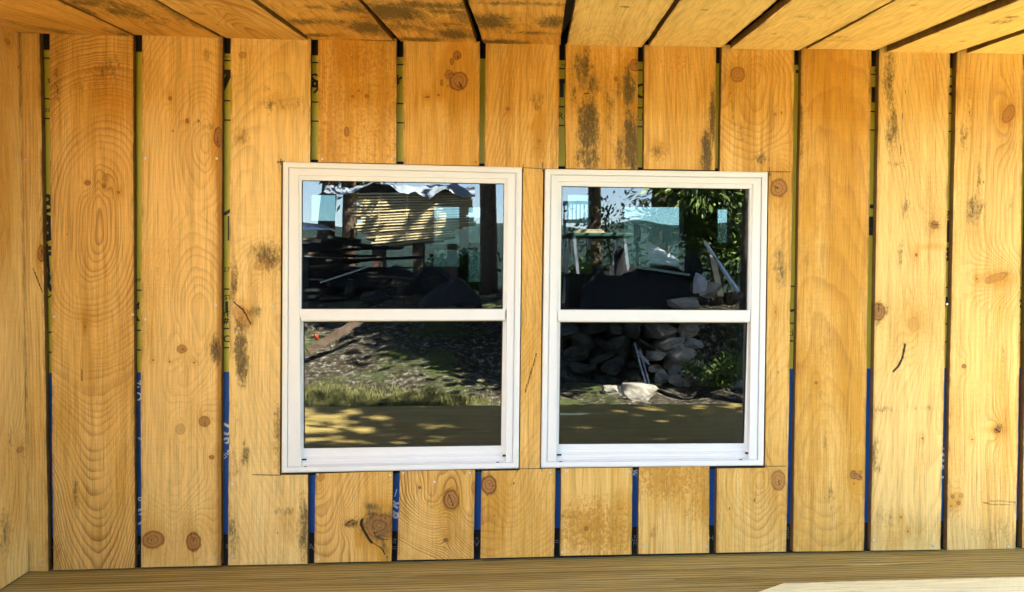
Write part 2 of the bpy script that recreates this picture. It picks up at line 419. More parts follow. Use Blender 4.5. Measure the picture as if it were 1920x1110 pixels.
    for kk in spec.get('knots', ()):
        kx, ky, rx, ry = kk[:4]; st = kk[4] if len(kk) > 4 else 1.0
        halo = halo+.55*st*np.exp(-(((x-kx)/(rx*1.7+2))**2+((y-ky)/(ry*3.2+6))**2))
        if rx > 5 and st > .7:
            for c_ in range(2):
                an = kr.uniform(0, 6.28); L_ = kr.uniform(.35, .95)
                ex, ey = kx+math.cos(an)*rx*L_, ky+math.sin(an)*ry*L_
                L2 = (ex-kx)**2+(ey-ky)**2+1e-6
                t_ = np.clip(((x-kx)*(ex-kx)+(y-ky)*(ey-ky))/L2, 0, 1)
                kcr = np.maximum(kcr, .66*np.clip(1.25-np.hypot(x-kx-t_*(ex-kx), y-ky-t_*(ey-ky))/1.7, 0, 1))
    mould = np.zeros(len(x)); amber = np.full(len(x), spec.get('amber', .3)); crack = np.zeros(len(x)); pale = np.full(len(x), spec.get('pale', 0.0))
    for (mx, my, rx, ry, st) in spec.get('mould', ()):
        q = ((x-mx)/rx)**2+((y-my)/ry)**2; mould = np.maximum(mould, min(1.2, st*1.3)*np.exp(-(q/1.55)**1.0))
    for (mx, my, rx, ry, st) in spec.get('ambers', ()):
        q = ((x-mx)/rx)**2+((y-my)/ry)**2; amber = amber+st*np.exp(-q**1.3)
    for (mx, my, rx, ry, st) in spec.get('pales', ()):
        q = ((x-mx)/rx)**2+((y-my)/ry)**2; pale = pale+st*np.exp(-q)
    for cr in spec.get('cracks', ()):
        wd, pts = cr[0], cr[1]
        for (ax, ay), (bx, by) in zip(pts[:-1], pts[1:]):
            L2 = (bx-ax)**2+(by-ay)**2
            t = np.clip(((x-ax)*(bx-ax)+(y-ay)*(by-ay))/L2, 0, 1)
            dd = np.hypot(x-ax-t*(bx-ax), y-ay-t*(by-ay))
            crack = np.maximum(crack, (cr[2] if len(cr) > 2 else 1.0)*np.clip(1.3-dd/wd, 0, 1))
    amber = amber-.03+.42*fbm(x/45, y/130, seed+21, 3)+halo; crack = np.maximum(crack, kcr)
    full = lambda f, e=None: np.concatenate([f, f[bv] if e is None else np.full(len(bv), e), np.full(len(backv), float(f[0]) if e is None else e)])
    nt_ = len(V)
    def put(nm, f):
        at = me.attributes.new(nm, 'FLOAT', 'POINT'); at.data.foreach_set('value', full(f).astype(np.float32))
    at = me.attributes.new('edge', 'FLOAT', 'POINT'); ev = np.concatenate([np.zeros(len(x)), np.ones(len(bv)+len(backv))]); at.data.foreach_set('value', ev.astype(np.float32))
    dist = np.minimum(np.minimum(Sf, 1-Sf)*wm, 9)
    put('rim', np.clip(1-dist/.012, 0, 1))
    band = np.zeros(len(x))
    for (side, wpx, st) in spec.get('bands', ()):
        dd = (1-Sf if side == 'R' else Sf)*wm*518; band = np.maximum(band, st*np.clip(1.4-dd/wpx*(1-.3*fbm(y/90, y*0, seed+91, 3)), 0, 1))
    put('band', band)
    rust = np.full(len(x), spec.get('rust', 0.0))
    for (mx, my, rx, ry, st) in spec.get('rusts', ()):
        rust = np.maximum(rust, st*np.exp(-((((x-mx)/rx)**2+((y-my)/ry)**2)**1.5)))
    put('rust', rust)
    put('grain', g); put('ringamp', spec.get('amp', .6)*np.clip(1+1.1*fbm(x/55, y/170, seed+33, 3)+.5*vn(g*.45, g*0, seed+6), .12, 2)); put('knot', np.clip(kd, 0, 2)*.5); put('knotamp', kamp)
    put('mould', np.clip(mould, 0, 1.2)); put('amber', amber); put('crack', crack); put('pale', np.clip(pale, 0, 1))
    uvw = np.stack([Sf*wm, -Tf*hm, np.full(len(Sf), seed*3.7)], 1)
    uvw = np.concatenate([uvw, uvw[bv]+np.array([.007, 0, .3]), np.zeros((len(backv), 3))])
    at = me.attributes.new('wood_uv', 'FLOAT_VECTOR', 'POINT'); at.data.foreach_set('vector', uvw.astype(np.float32).ravel())
    # drop the unused vertices inside notches
    if notches:
        import bmesh
        bm = bmesh.new(); bm.from_mesh(me)
        bmesh.ops.delete(bm, geom=[v for v in bm.verts if not v.link_faces], context='VERTS')
        bm.to_mesh(me); bm.free()
    return me

def bilin(q, s, t):                          # q = TL, TR, BR, BL
    q = [np.array(p, float) for p in q]
    s = s[:, None]; t = t[:, None]
    return (q[0]*(1-s)+q[1]*s)*(1-t)+(q[3]*(1-s)+q[2]*s)*t

NAILME = None
def nail_mesh():
    global NAILME
    if NAILME is None:
        b = MB(); n = 8
        b.v = [(0, -.0022, 0)]+[(.0042*math.cos(2*math.pi*k/n), -.0012, .0042*math.sin(2*math.pi*k/n)) for k in range(n)]+[(.0046*math.cos(2*math.pi*k/n), .002, .0046*math.sin(2*math.pi*k/n)) for k in range(n)]
        b.f = [(0, 1+(k+1) % n, 1+k) for k in range(n)]+[(1+k, 1+(k+1) % n, 9+(k+1) % n, 9+k) for k in range(n)]
        NAILME = bpy.data.meshes.new('nail'); NAILME.from_pydata(b.v, [], b.f); NAILME.materials.append(M['nail'])
    return NAILME
def add_nails(o, pts):
    for p in pts:
        n = bpy.data.objects.new('nail', nail_mesh()); C.objects.link(n); n.parent = o
        n.location = T(p[0], p[1], o['yy']-.002)-o.location
SEED = [1]
def wall_board(label, q, spec, notches=(), group=None, nails=()):
    """q: pixel corners TL, TR, BR, BL of the front face."""
    SEED[0] += 1; sd = SEED[0]
    yy = rs.uniform(-.0025, .0025)
    wq = [T(p[0], p[1], yy) for p in q]
    org = (wq[2]+wq[3])/2
    wm = (wq[1]-wq[0]).length; hm = (wq[0]-wq[3]).length
    wf = lambda s, t: bilin([tuple(p-org) for p in wq], s, t)
    pf = lambda s, t: bilin(q, s, t)
    nn = []
    for (side, xt, xb, yt, yb) in notches:
        tt = (yt-(q[0][1]+q[1][1])/2)/((q[2][1]+q[3][1])/2-(q[0][1]+q[1][1])/2)
        tb = (yb-(q[0][1]+q[1][1])/2)/((q[2][1]+q[3][1])/2-(q[0][1]+q[1][1])/2)
        f = lambda xx, t: (xx-(q[0][0]*(1-t)+q[3][0]*t))/((q[1][0]*(1-t)+q[2][0]*t)-(q[0][0]*(1-t)+q[3][0]*t))
        nn.append((side, f(xt, tt), f(xb, tb), tt, tb))
    me = board_mesh('pine_plank', wf, pf, wm, hm, .0235, (0, -1, 0), spec, sd, nn)
    o = link('pine_plank', me, PINE); o.location = org
    tag(o, label, 'board', group or 'vertical pine boards of the wall')
    o['yy'] = yy
    add_nails(o, nails)
    del o['yy']
    return o

G = 'vertical pine boards of the wall'
wall_board('narrow straight-grained board filling the far left end of the wall beside the corner',
  [(36, 50), (74.5, 50), (91, 1071), (54, 1071)],
  dict(w=5.5, axis=[(0, -60), (1100, -40)], a=[(0, 3), (1100, 6)], amp=.75, amber=.25, pale=.2, slant=-.2,
       knots=[(78, 472, 7, 15, .9)], cracks=[(1.8, [(62, 500), (80, 545)], .7)], ambers=[(72, 480, 8, 40, .4)]),
  nails=[(79, 1053), (47, 300)])
wall_board('wide board with one long nested oval grain figure down its middle',
  [(93, 50), (249.5, 55), (252.5, 1065.5), (100, 1069)],
  dict(w=[(60, 6.5), (450, 8), (580, 8), (700, 6.5), (800, 4.2), (900, 3.2), (1070, 2.6)], axis=[(60, 205), (330, 190), (450, 186), (560, 172), (740, 178), (1000, 182)],
       a=[(60, 34), (200, 14), (300, 6), (360, 1.5), (450, 1.0), (500, 3.5), (560, 7.5), (620, 14), (700, 22), (760, 26), (900, 33), (1070, 40)], amp=.80, amber=.18, rusts=[(190, 150, 50, 45, .4)],
       knots=[(164, 340, 6, 5, .8), (195, 346, 4, 5, .9), (222, 358, 2.5, 2.5, 1), (159, 610, 2.2, 2.2, 1)],
       ambers=[(205, 190, 40, 55, .75), (170, 265, 30, 40, .35), (110, 180, 12, 120, .25), (165, 590, 30, 16, .35), (150, 935, 40, 26, .5), (110, 760, 10, 60, .5), (180, 1000, 18, 25, .4)],
       mould=[(205, 130, 22, 24, .38), (108, 140, 6, 45, .42), (142, 930, 4, 30, .62), (160, 160, 30, 12, .2), (110, 1030, 14, 26, .25), (225, 930, 20, 20, .15)],
       cracks=[(.9, [(153, 690), (153, 712)], .7)]),
  nails=[(231, 69), (101, 594), (249, 590)])
wall_board('wide board with a brown bark-stained right edge and two round knots near the floor',
  [(266, 55), (417, 60), (415, 1060), (264, 1064)],
  dict(bands=[('R', 9, .95), ('L', 3, .3)], w=7.0, axis=[(60, 380), (260, 408), (400, 368), (600, 372), (800, 330), (1060, 300)],
       a=[(60, 22), (180, 12), (260, 4), (330, 9), (400, 12), (480, 7), (560, 3), (640, 3), (760, 8), (900, 9), (1060, 14)], amp=.42, amber=.12, pale=.42,
       knots=[(409, 255, 8, 18, 1), (319, 183, 3.5, 4, .8), (351, 225, 3.5, 4.5, .95), (341, 651, 9, 8, .75), (383, 788, 10, 10, .75), (338, 802, 9, 10, .35), (397, 855, 5, 4, .9),
              (286, 1012, 20, 16, .85, -15), (363, 1015, 13, 17, .95), (372, 225, 2.5, 3, .9), (287, 672, 2, 2, 1), (318, 675, 2, 2, 1), (364, 677, 1.8, 1.8, 1)],
       ambers=[(413, 560, 7, 620, 1.0), (385, 100, 20, 26, .4), (405, 240, 14, 60, .5), (400, 640, 18, 30, .5), (398, 1000, 12, 90, .35)],
       mould=[(407, 655, 11, 22, .85), (390, 102, 10, 12, .3), (392, 235, 20, 8, .25), (315, 470, 3, 30, .3), (295, 510, 3, 30, .3), (417, 500, 2.5, 500, .45)],
       cracks=[(1.4, [(404, 640), (410, 665)], .8)]),
  nails=[(272, 297), (406, 297), (404, 573), (272, 599), (399, 1048), (406, 73)])
wall_board('board cut around the left side of the left window, blotched with grey mould',
  [(432.5, 62), (582.5, 66), (577, 1057), (428, 1060)],
  dict(w=9, axis=[(60, 560), (300, 460), (1060, 640)], a=[(60, 16), (300, 12), (600, 6), (900, 12), (1060, 16)], amp=.28, amber=.05, pale=.6,
       knots=[(455, 103, 7, 6, .5), (492, 492, 16, 9, .35, -25), (455, 590, 14, 22, .4, -40)],
       ambers=[(530, 190, 60, 22, .45), (455, 255, 14, 18, .55), (460, 590, 20, 30, .6), (500, 100, 60, 30, .25), (540, 985, 30, 30, .35), (525, 300, 6, 60, .3)],
       mould=[(500, 478, 24, 24, .66), (438, 530, 7, 40, .55), (450, 610, 12, 26, .5), (452, 662, 12, 42, .78), (475, 580, 14, 10, .5), (462, 850, 8, 24, .52), (440, 850, 8, 70, .3),
              (455, 258, 14, 14, .42), (570, 990, 10, 60, .55), (530, 958, 26, 8, .35), (520, 820, 9, 60, .35), (436, 1000, 10, 50, .35), (540, 195, 45, 16, .28), (505, 165, 14, 6, .2)],
       cracks=[(1.6, [(438, 563), (456, 578), (470, 604)], .9)]),
  notches=[('R', 527.5, 524.5, 301, 889)],
  nails=[(437, 292), (573, 292), (512, 575), (435, 908), (437, 1045)])
wall_board('board above the left window, evenly speckled with three small knots in a row',
  [(597, 68), (743, 72), (742.5, 307), (597, 304)],
  dict(w=9, axis=[(60, 800)], a=[(60, 3), (310, 4)], amp=.16, amber=.42, rust=.32, rusts=[(680, 110, 70, 60, .5)],
       knots=[(650, 247, 5, 9, .85), (661, 181, 3, 3, .9), (688, 180, 4, 4, .9), (672, 170, 2.2, 2.2, .9), (665, 108, 8, 4, .3)],
       ambers=[(670, 90, 80, 70, .35), (700, 180, 40, 50, .25)], mould=[(680, 120, 12, 12, .22)]),
  nails=[(735, 298), (604, 298)])
wall_board('board above the left window with a cluster of dark knots near the top',
  [(756, 75), (899, 78), (898.5, 311), (757, 308)],
  dict(w=7, axis=[(60, 1100)], a=[(60, 3), (310, 4)], amp=.22, amber=.52,
       knots=[(857, 104, 7, 8, 1), (847, 115, 4, 6, .95), (841, 139, 7, 8, .8, 30), (828, 155, 3, 6, .95), (860, 152, 17, 17, .9, 30), (858, 161, 7, 8, 1), (801, 182, 5, 2, 1, -10), (822, 178, 2.5, 2.5, 1), (892, 304, 2, 2, .8)],
       ambers=[(855, 140, 26, 50, .55)], mould=[(845, 145, 12, 20, .35)]))
wall_board('board running down between the two windows with a dark round knot below the left window',
  [(911, 80), (1049, 82), (1039.5, 1043.5), (901, 1047)],
  dict(w=8, axis=[(60, 1120), (320, 1060), (600, 1120), (900, 917), (1050, 925)], a=[(60, 5), (600, 6), (860, 6), (908, 3), (1000, 13), (1050, 18)], amp=.55, amber=.36,
       knots=[(952, 203, 3.5, 3.5, .9), (917, 908, 14, 17, 1), (1012, 262, 3, 3, .5)],
       ambers=[(1010, 255, 14, 55, .8), (1004, 236, 20, 8, .5), (925, 980, 30, 70, .45), (990, 715, 8, 80, .3)],
       mould=[(1012, 190, 14, 22, .3), (1013, 280, 10, 30, .25), (917, 888, 8, 5, .4)],
       cracks=[(1.8, [(984, 735), (1006, 660)], .75), (.9, [(908, 925), (915, 928)], .8)]),
  notches=[('L', 980.5, 974, 313, 880), ('R', 1018.5, 1012, 313, 879)],
  nails=[(1032, 886)])
wall_board('board above the right window blackened by two tall mould patches',
  [(1061, 82), (1196, 84), (1196, 318), (1061, 316)],
  dict(w=7, axis=[(60, 1300)], a=[(60, 3), (310, 4)], amp=.40, amber=.38, rusts=[(1130, 120, 50, 60, .3), (1180, 220, 20, 80, .45)],
       knots=[(1155, 148, 4, 4, 1), (1190, 122, 9, 11, .9), (1175, 128, 4, 3, .8)],
       ambers=[(1130, 160, 70, 60, .25), (1185, 200, 15, 60, .5)],
       mould=[(1092, 292, 16, 24, .5), (1140, 205, 12, 60, .3), (1085, 215, 8, 40, .4), (1094, 130, 18, 38, .6), (1110, 158, 16, 22, .55), (1103, 235, 18, 45, .98), (1112, 295, 14, 26, .75), (1178, 165, 14, 32, .78), (1185, 270, 15, 55, .85), (1163, 280, 10, 50, .45), (1078, 170, 8, 30, .4), (1196, 125, 6, 8, .6)],
       cracks=[(1.3, [(1182, 214), (1180, 270), (1186, 310)], .6), (1.0, [(1076, 173), (1120, 178)], .6)]))
wall_board('plain board above the right window with one thin black stain along its right edge',
  [(1208, 84), (1342, 85), (1341, 319), (1207, 317)],
  dict(w=8, axis=[(60, 1100), (310, 1150)], a=[(60, 3), (310, 6)], amp=.28, amber=.38, slant=1.2, rusts=[(1270, 120, 60, 30, .3), (1235, 285, 24, 26, .4)],
       ambers=[(1235, 275, 18, 20, .55), (1320, 150, 16, 40, .4)],
       mould=[(1336, 220, 5, 45, .95), (1325, 290, 9, 45, .98), (1233, 283, 10, 10, .4)], cracks=[(1.2, [(1337, 190), (1330, 250)], .5)]))
wall_board('board cut around the right side of the right window, with large round knots',
  [(1353, 84), (1490, 86), (1474.5, 1034), (1342, 1036.5)],
  dict(w=8, axis=[(80, 1383), (180, 1390), (300, 1445), (600, 1520), (900, 1459), (1036, 1420)], a=[(80, 10), (139, 3), (200, 6), (330, 14), (450, 16), (640, 12), (800, 7), (900, 3), (960, 10), (1036, 16)], amp=.50, amber=.27,
       knots=[(1383, 139, 13, 14, .7), (1460, 350, 15, 16, .85), (1459, 899, 13, 18, .75), (1453, 213, 3, 3, .6), (1454, 582, 2, 2, .8)],
       ambers=[(1383, 139, 26, 30, .3), (1372, 190, 8, 60, .5), (1460, 330, 20, 60, .3), (1440, 120, 25, 20, .3)],
       mould=[(1425, 296, 14, 12, .55), (1462, 500, 12, 34, .38), (1376, 200, 4, 50, .28), (1390, 250, 4, 16, .4), (1443, 325, 3, 8, .5)],
       cracks=[(1.1, [(1365, 150), (1375, 215), (1380, 250)], .55), (.9, [(1410, 960), (1416, 920), (1414, 1000)], .45)]),
  notches=[('L', 1441.5, 1434, 321, 876)])
wall_board('golden board with an oily orange streak and one double knot low down',
  [(1503, 84), (1634, 86), (1620, 1032.5), (1486, 1034)],
  dict(bands=[('L', 3, .6), ('R', 2.5, .4)], w=16, axis=[(80, 1560), (600, 1545), (1034, 1545)], a=[(80, 12), (400, 8), (700, 4), (880, 1), (930, 2), (1034, 6)], amp=.35, amber=.62, pale=.0,
       knots=[(1600, 889, 6, 8, 1), (1609, 893, 8, 5, .95, 25), (1530, 715, 3, 3, 1), (1613, 884, 4, 4, .7)],
       ambers=[(1585, 450, 30, 330, .55), (1600, 740, 26, 150, .45), (1550, 160, 40, 90, .35), (1530, 560, 18, 60, .15)],
       mould=[(1547, 650, 12, 60, .20), (1540, 730, 10, 40, .2), (1512, 500, 6, 90, .22), (1558, 940, 6, 45, .25), (1503, 250, 3, 120, .45), (1632, 180, 4, 90, .35), (1505, 440, 3, 60, .3), (1545, 820, 6, 60, .2)]))
wall_board('board with a curved dark gouge and a grey oval knot on its left edge',
  [(1649, 85), (1782, 88), (1763.5, 1030.5), (1633, 1032.5)],
  dict(bands=[('L', 4, .5)], w=8, axis=[(80, 1780), (500, 1850), (1034, 1700)], a=[(80, 3), (500, 6), (1034, 12)], amp=.30, amber=.12, pale=.45,
       knots=[(1752, 419, 7, 7, .8), (1647, 582, 12, 16, .8), (1718, 475, 2.5, 3.5, 1), (1713, 606, 10, 14, .2), (1702, 996, 2, 2, 1), (1689, 969, 2, 2, 1), (1730, 820, 2.4, 2.4, .8)],
       ambers=[(1750, 460, 30, 8, .5), (1720, 600, 16, 30, .35), (1690, 560, 30, 120, .1), (1740, 150, 30, 60, .25), (1700, 1000, 60, 40, .3)],
       mould=[(1668, 150, 10, 60, .55), (1674, 240, 10, 60, .48), (1752, 419, 9, 9, .6), (1647, 582, 13, 17, .75), (1690, 475, 6, 26, .35), (1700, 395, 8, 30, .3), (1660, 766, 26, 6, .35), (1735, 762, 30, 5, .3), (1640, 860, 8, 40, .45), (1655, 960, 30, 40, .18), (1680, 305, 14, 6, .45)],
       cracks=[(1.1, [(1697, 110), (1697, 175)], .6), (1.0, [(1692, 210), (1688, 290), (1698, 318)], .6), (2.6, [(1697, 643), (1692, 668), (1684, 684), (1675, 694)], 1.0), (.9, [(1688, 700), (1678, 686)], .5)]),
  nails=[(1638, 1014), (1750, 1023), (1776, 570)])
wall_board('last full board at the right end, a lens-shaped check near the floor',
  [(1794, 87), (1920, 88), (1904.5, 1028.5), (1775, 1031)],
  dict(w=9, axis=[(80, 2000), (500, 1960), (1034, 1990)], a=[(80, 3), (500, 9), (1034, 5)], amp=.42, amber=.2, pale=.35,
       knots=[(1891, 212, 10, 18, .65, 25), (1868, 518, 22, 7, .45, -20), (1808, 684, 4.5, 4, .95), (1870, 805, 6, 5, 1), (1786, 930, 3.5, 4, .85), (1797, 942, 3.5, 4, .85), (1802, 928, 4, 5, .5), (1832, 520, 1.8, 1.8, 1), (1823, 822, 1.8, 1.8, 1), (1783, 948, 2, 2, .8)],
       ambers=[(1885, 215, 25, 26, .45), (1870, 520, 40, 18, .5), (1880, 700, 14, 240, .3), (1810, 160, 30, 60, .2), (1790, 800, 10, 200, .35), (1865, 804, 20, 8, .5)],
       mould=[(1828, 392, 16, 26, .50), (1808, 250, 8, 26, .38), (1820, 200, 5, 60, .25), (1873, 800, 7, 6, .6), (1880, 668, 4, 20, .35), (1893, 380, 8, 20, .3), (1836, 340, 5, 60, .3), (1860, 1000, 50, 30, .18)],
       cracks=[(1.7, [(1843, 942), (1858, 939), (1879, 938), (1893, 940), (1904, 941)], .56), (1.7, [(1843, 942), (1862, 946), (1885, 946), (1904, 943)], .50), (1.4, [(1866, 802), (1876, 809)], .8)]),
  nails=[(1890, 1025)])
wall_board('sliver of a further board cut off by the right edge of the photo',
  [(1932, 88), (2060, 90), (2042, 1026), (1916, 1028)],
  dict(w=9, axis=[(80, 2100)], a=[(80, 3), (1034, 5)], amp=.4, amber=.5))
# below the windows
wall_board('short board under the left window with a large torn-out bark knot at its right edge',
  [(591, 888), (736, 883.5), (733.5, 1052), (589, 1055)],
  dict(w=9, axis=[(880, 640), (960, 600), (1055, 620)], a=[(880, 3), (960, 5), (1055, 12)], amp=.62, amber=.22, slant=-2,
       knots=[(712, 985, 26, 21, .5, 12), (722, 974, 12, 8, .9), (701, 997, 9, 9, .9), (726, 1000, 8, 7, .8), (657, 981, 9, 4, .8, -25), (600, 893, 8, 8, .5)],
       ambers=[(715, 985, 36, 36, .5), (672, 1010, 8, 25, .8), (720, 1030, 10, 30, .6)],
       mould=[(712, 985, 27, 22, 1.0), (700, 950, 16, 10, .45), (722, 1025, 6, 22, .6), (658, 982, 12, 7, .6)],
       cracks=[(3.2, [(679, 974), (677, 984), (683, 996), (691, 1010), (697, 1017)], 1.0), (1.7, [(697, 1017), (704, 1021), (715, 1027), (722, 1040)], .7), (1.5, [(685, 968), (694, 962), (703, 964)], .6), (1.6, [(648, 984), (655, 977), (662, 975)], .8), (1.5, [(703, 1004), (716, 1011), (732, 1012)], .6)]),
  nails=[(596, 890), (732, 891), (597, 1049)])
wall_board('short board under the left window with diagonal sweeping grain around one oval knot',
  [(749, 883), (891, 880.5), (887.5, 1047.5), (745, 1050)],
  dict(w=6.5, axis=[(880, 850), (937, 850), (980, 880), (1055, 980)], a=[(880, 6), (937, 2), (1000, 8), (1055, 12)], amp=.95, amber=.20, slant=3.5,
       knots=[(846, 937, 14, 18, .9), (836, 1012, 4, 3, 1), (787, 914, 2.4, 2.4, 1), (890, 915, 5, 12, .7)],
       ambers=[(846, 937, 24, 30, .3)],
       cracks=[(1.0, [(798, 950), (806, 930), (812, 918)], .5), (1.0, [(798, 950), (826, 954)], .55), (.9, [(765, 965), (760, 990), (775, 1003)], .45)]),
  nails=[(756, 887), (815, 904), (881, 887)])
wall_board('short board under the right window, left of two, bare at the top and rusty-speckled below',
  [(1052.5, 878), (1186, 876.5), (1184, 1039.5), (1050, 1042)],
  dict(w=6, axis=[(880, 1300)], a=[(880, 3)], amp=.14, amber=.02, rusts=[(1118, 990, 90, 66, .6)],
       knots=[(1099, 991, 3.5, 4.5, 1)], ambers=[(1120, 990, 95, 62, .70), (1165, 930, 30, 30, .35), (1065, 965, 25, 8, .3)],
       mould=[(1070, 968, 24, 4, .35)], cracks=[(.8, [(1072, 972), (1085, 973), (1108, 974)], .45)]),
  nails=[(1062, 884), (1181, 885), (1054, 1036)])
wall_board('short board under the right window, right of two, rusty-speckled at the top and plain below',
  [(1198, 876), (1330, 874), (1329.5, 1036.5), (1197, 1039)],
  dict(w=7, axis=[(880, 1300)], a=[(880, 3)], amp=.16, amber=.10, rusts=[(1264, 880, 100, 75, .55), (1310, 950, 40, 50, .4)],
       ambers=[(1270, 885, 100, 70, .60), (1310, 950, 40, 40, .35)], mould=[(1226, 1000, 6, 14, .3)]),
  nails=[(1208, 1022), (1325, 1025)])

# ------------------------------------------------------------------ left return wall
xl = T(45, 560).x
def plane_pt(px, py, P0, n):
    d = ray(px, py); t = (Vector(P0)-CAM).dot(Vector(n))/d.dot(Vector(n)); return CAM+d*t
zf_l = T(54, 1071).z; zf_r = T(1905, 1028.5).z
xtop, xbot = T(35, 60).x, T(53, 1071).x
def side_board(label, y0, y1, spec, wave=.6):
    SEED[0] += 1
    z1 = 2.05
    q = [Vector((xtop+.002, y0, z1)), Vector((xtop+.002, y1, z1)), Vector((xbot+.002, y1, zf_l+.002)), Vector((xbot+.002, y0, zf_l+.002))]
    org = (q[2]+q[3])/2
    wm = abs(y1-y0); hm = z1-zf_l
    wf = lambda s, t: bilin([tuple(p-org) for p in q], s, t)
    pf = lambda s, t: np.stack([s*wm*518, 60+t*hm*518], 1)
    me = board_mesh('corner_plank', wf, pf, wm, hm, .024, (1, 0, 0), spec, SEED[0], wave=wave)
    o = link('corner_plank', me, PINE); o.location = org
    tag(o, label, 'board', 'boards of the left return wall')
side_board('pale side wall board standing in the corner at the left edge of the photo', -.30, -.003,
  dict(w=7, axis=[(0, 60), (500, 90), (1100, 50)], a=[(0, 12), (500, 6), (1100, 14)], amp=.5, amber=.28, pale=.3, knots=[(120, 185, 8, 5, .6), (135, 905, 10, 5, .6)], mould=[(110, 880, 10, 30, .3), (90, 1040, 14, 40, .45)], ambers=[(100, 500, 25, 120, .3)]))
for i in range(5):
    y1 = -.325-i*.31
    side_board('pine board of the left side wall outside the frame', y1-.285, y1, dict(w=8, axis=[(0, 60+i*20)], a=[(0, 3), (1100, 12)], amp=.5, amber=.3))

# ------------------------------------------------------------------ sloping porch ceiling
SL = .116
JN = [(0, 55), (93, 64), (250, 67), (420, 71), (582, 77), (745, 82), (905, 89), (1055, 92.5), (1200, 95), (1345, 96.5), (1495, 97), (1640, 98), (1787, 100), (1920, 103)]
zj = np.mean([T(x, y).z for x, y in JN if 500 < x])
PC = Vector((0, 0, zj)); NC = Vector((0, -SL, -1)).normalized()      # faces down (plane z = zj + SL*y)
zl, zr = T(93, 64).z, T(1787, 100).z
xl_, xr_ = T(93, 64).x, T(1787, 100).x
KX = (zr-zl)/(xr_-xl_)                                             # the eave line runs slightly out of level
PC = Vector((xl_, 0, zl)); NC = Vector((KX, SL, -1)).normalized()
def cpt(px, py): return plane_pt(px, py, PC, NC)
EAVE = -.86
def ceil_board(label, l0, l1, r0, r1, spec, dy=0.0):
    """l0/l1, r0/r1: junction pixel and top-of-frame pixel of left and right edges"""
    SEED[0] += 1
    def edge(p0, p1):
        a = cpt(*p0); b = cpt(*p1); d = (b-a)/(b.y-a.y)
        return a+d*(-.001-a.y), a+d*(EAVE-a.y)
    a0, a1 = edge(l0, l1); b0, b1 = edge(r0, r1)
    off = -NC*dy
    q = [p+off for p in (a1, b1, b0, a0)]
    org = (q[2]+q[3])/2
    wm = (q[3]-q[2]).length; hm = (q[0]-q[3]).length
    wf = lambda s, t: bilin([tuple(p-org) for p in q], s, t)
    if spec.get('px'):
        def pf(s, t):
            return proj(wf(s, t)+np.array(org))
    spec = dict(spec); msp = spec.pop('pmould', ()); asp = spec.pop('pamber', ()); psp = spec.pop('pknots', ())
    # stains are given where they are seen; turned into board coordinates (518 units per metre)
    def loc(px, py):
        P = cpt(px, py)+off
        v = org and (P-q[3]); ex = (q[2]-q[3]); ey = (q[0]-q[3])
        L = hm-(v.dot(ey)/ey.length)
        s = (v-ey*(v.dot(ey)/ey.length_squared)).dot(ex)/ex.length
        return s*518, L*518
    kf = .8 if spec.get('pale', 0) > .9 else 1.5
    spec['mould'] = [(*loc(x, y), rx*kf, ry*kf, st*min(kf, 1.3)) for (x, y, rx, ry, st) in msp]
    spec['ambers'] = [(*loc(x, y), rx, ry, st) for (x, y, rx, ry, st) in asp]
    spec['knots'] = [(*loc(k[0], k[1]), *k[2:]) for k in psp]
    pf = lambda s, t: np.stack([s*wm*518, t*hm*518], 1)
    me = board_mesh('soffit_plank', wf, pf, wm, hm, .0235, NC, spec, SEED[0], wave=1.3)
    o = link('soffit_plank', me, PINE); o.location = org
    tag(o, label, 'board', 'boards of the sloping porch ceiling')
c0r = (250, 67), (107, 0)
ceil_board('streaky brown ceiling board in the upper left corner above the corner board', (-160, 38), (-420, 0), c0r[0], c0r[1],
  dict(w=7, a=[(0, 10), (600, 4)], amp=.5, amber=.35, pmould=[(60, 35, 20, 60, .3), (30, 58, 20, 14, .6), (150, 55, 10, 40, .25), (100, 10, 12, 40, .4), (20, 30, 10, 60, .4)]))
ceil_board('ceiling board with brown weather streaks, second from the left', (253, 67.5), (111, 0), (415, 71), (290, 0),
  dict(w=7, a=[(0, 10), (600, 4)], amp=.45, amber=.35, pmould=[(240, 25, 30, 26, .45), (190, 8, 40, 20, .45), (300, 40, 25, 20, .3), (360, 30, 14, 60, .6), (150, 20, 10, 30, .6)]), dy=.002)
ceil_board('clean ceiling board with a pale oval grain figure, third from the left', (425, 72), (297, 0), (580, 77), (473, 0),
  dict(w=9, axis=[(0, 70)], a=[(0, 12), (350, 2), (480, 1), (560, 9)], amp=.55, amber=.30, pale=.3, pknots=[(372, 24, 12, 8, .4)]), dy=-.001)
ceil_board('ceiling board with a pale middle and grey mould by its right end', (590, 78.5), (483, 0), (742, 82.5), (670, 0),
  dict(w=10, axis=[(0, 70)], a=[(0, 10), (520, 2)], amp=.35, amber=.5, pmould=[(690, 50, 20, 30, .75), (660, 14, 22, 22, .5), (560, 40, 60, 14, .45), (720, 76, 30, 8, .85), (600, 12, 40, 10, .3), (590, 66, 24, 10, .5)], pknots=[(683, 30, 8, 5, .8)]))
ceil_board('mould-blackened ceiling board above the middle of the left window', (757, 85), (680, 0), (897, 89), (868, 0),
  dict(w=8, axis=[(0, 70)], a=[(0, 10), (520, 3)], amp=.45, amber=.35, pmould=[(730, 22, 30, 34, .80), (800, 8, 60, 14, .55), (850, 62, 22, 30, .60), (780, 74, 40, 12, .55), (870, 30, 14, 30, .5), (760, 50, 26, 22, .4), (840, 20, 30, 12, .45), (800, 45, 60, 20, .3), (880, 82, 12, 8, .6)], pknots=[(846, 43, 14, 5, .95), (755, 33, 4, 3, .8)]), dy=.001)
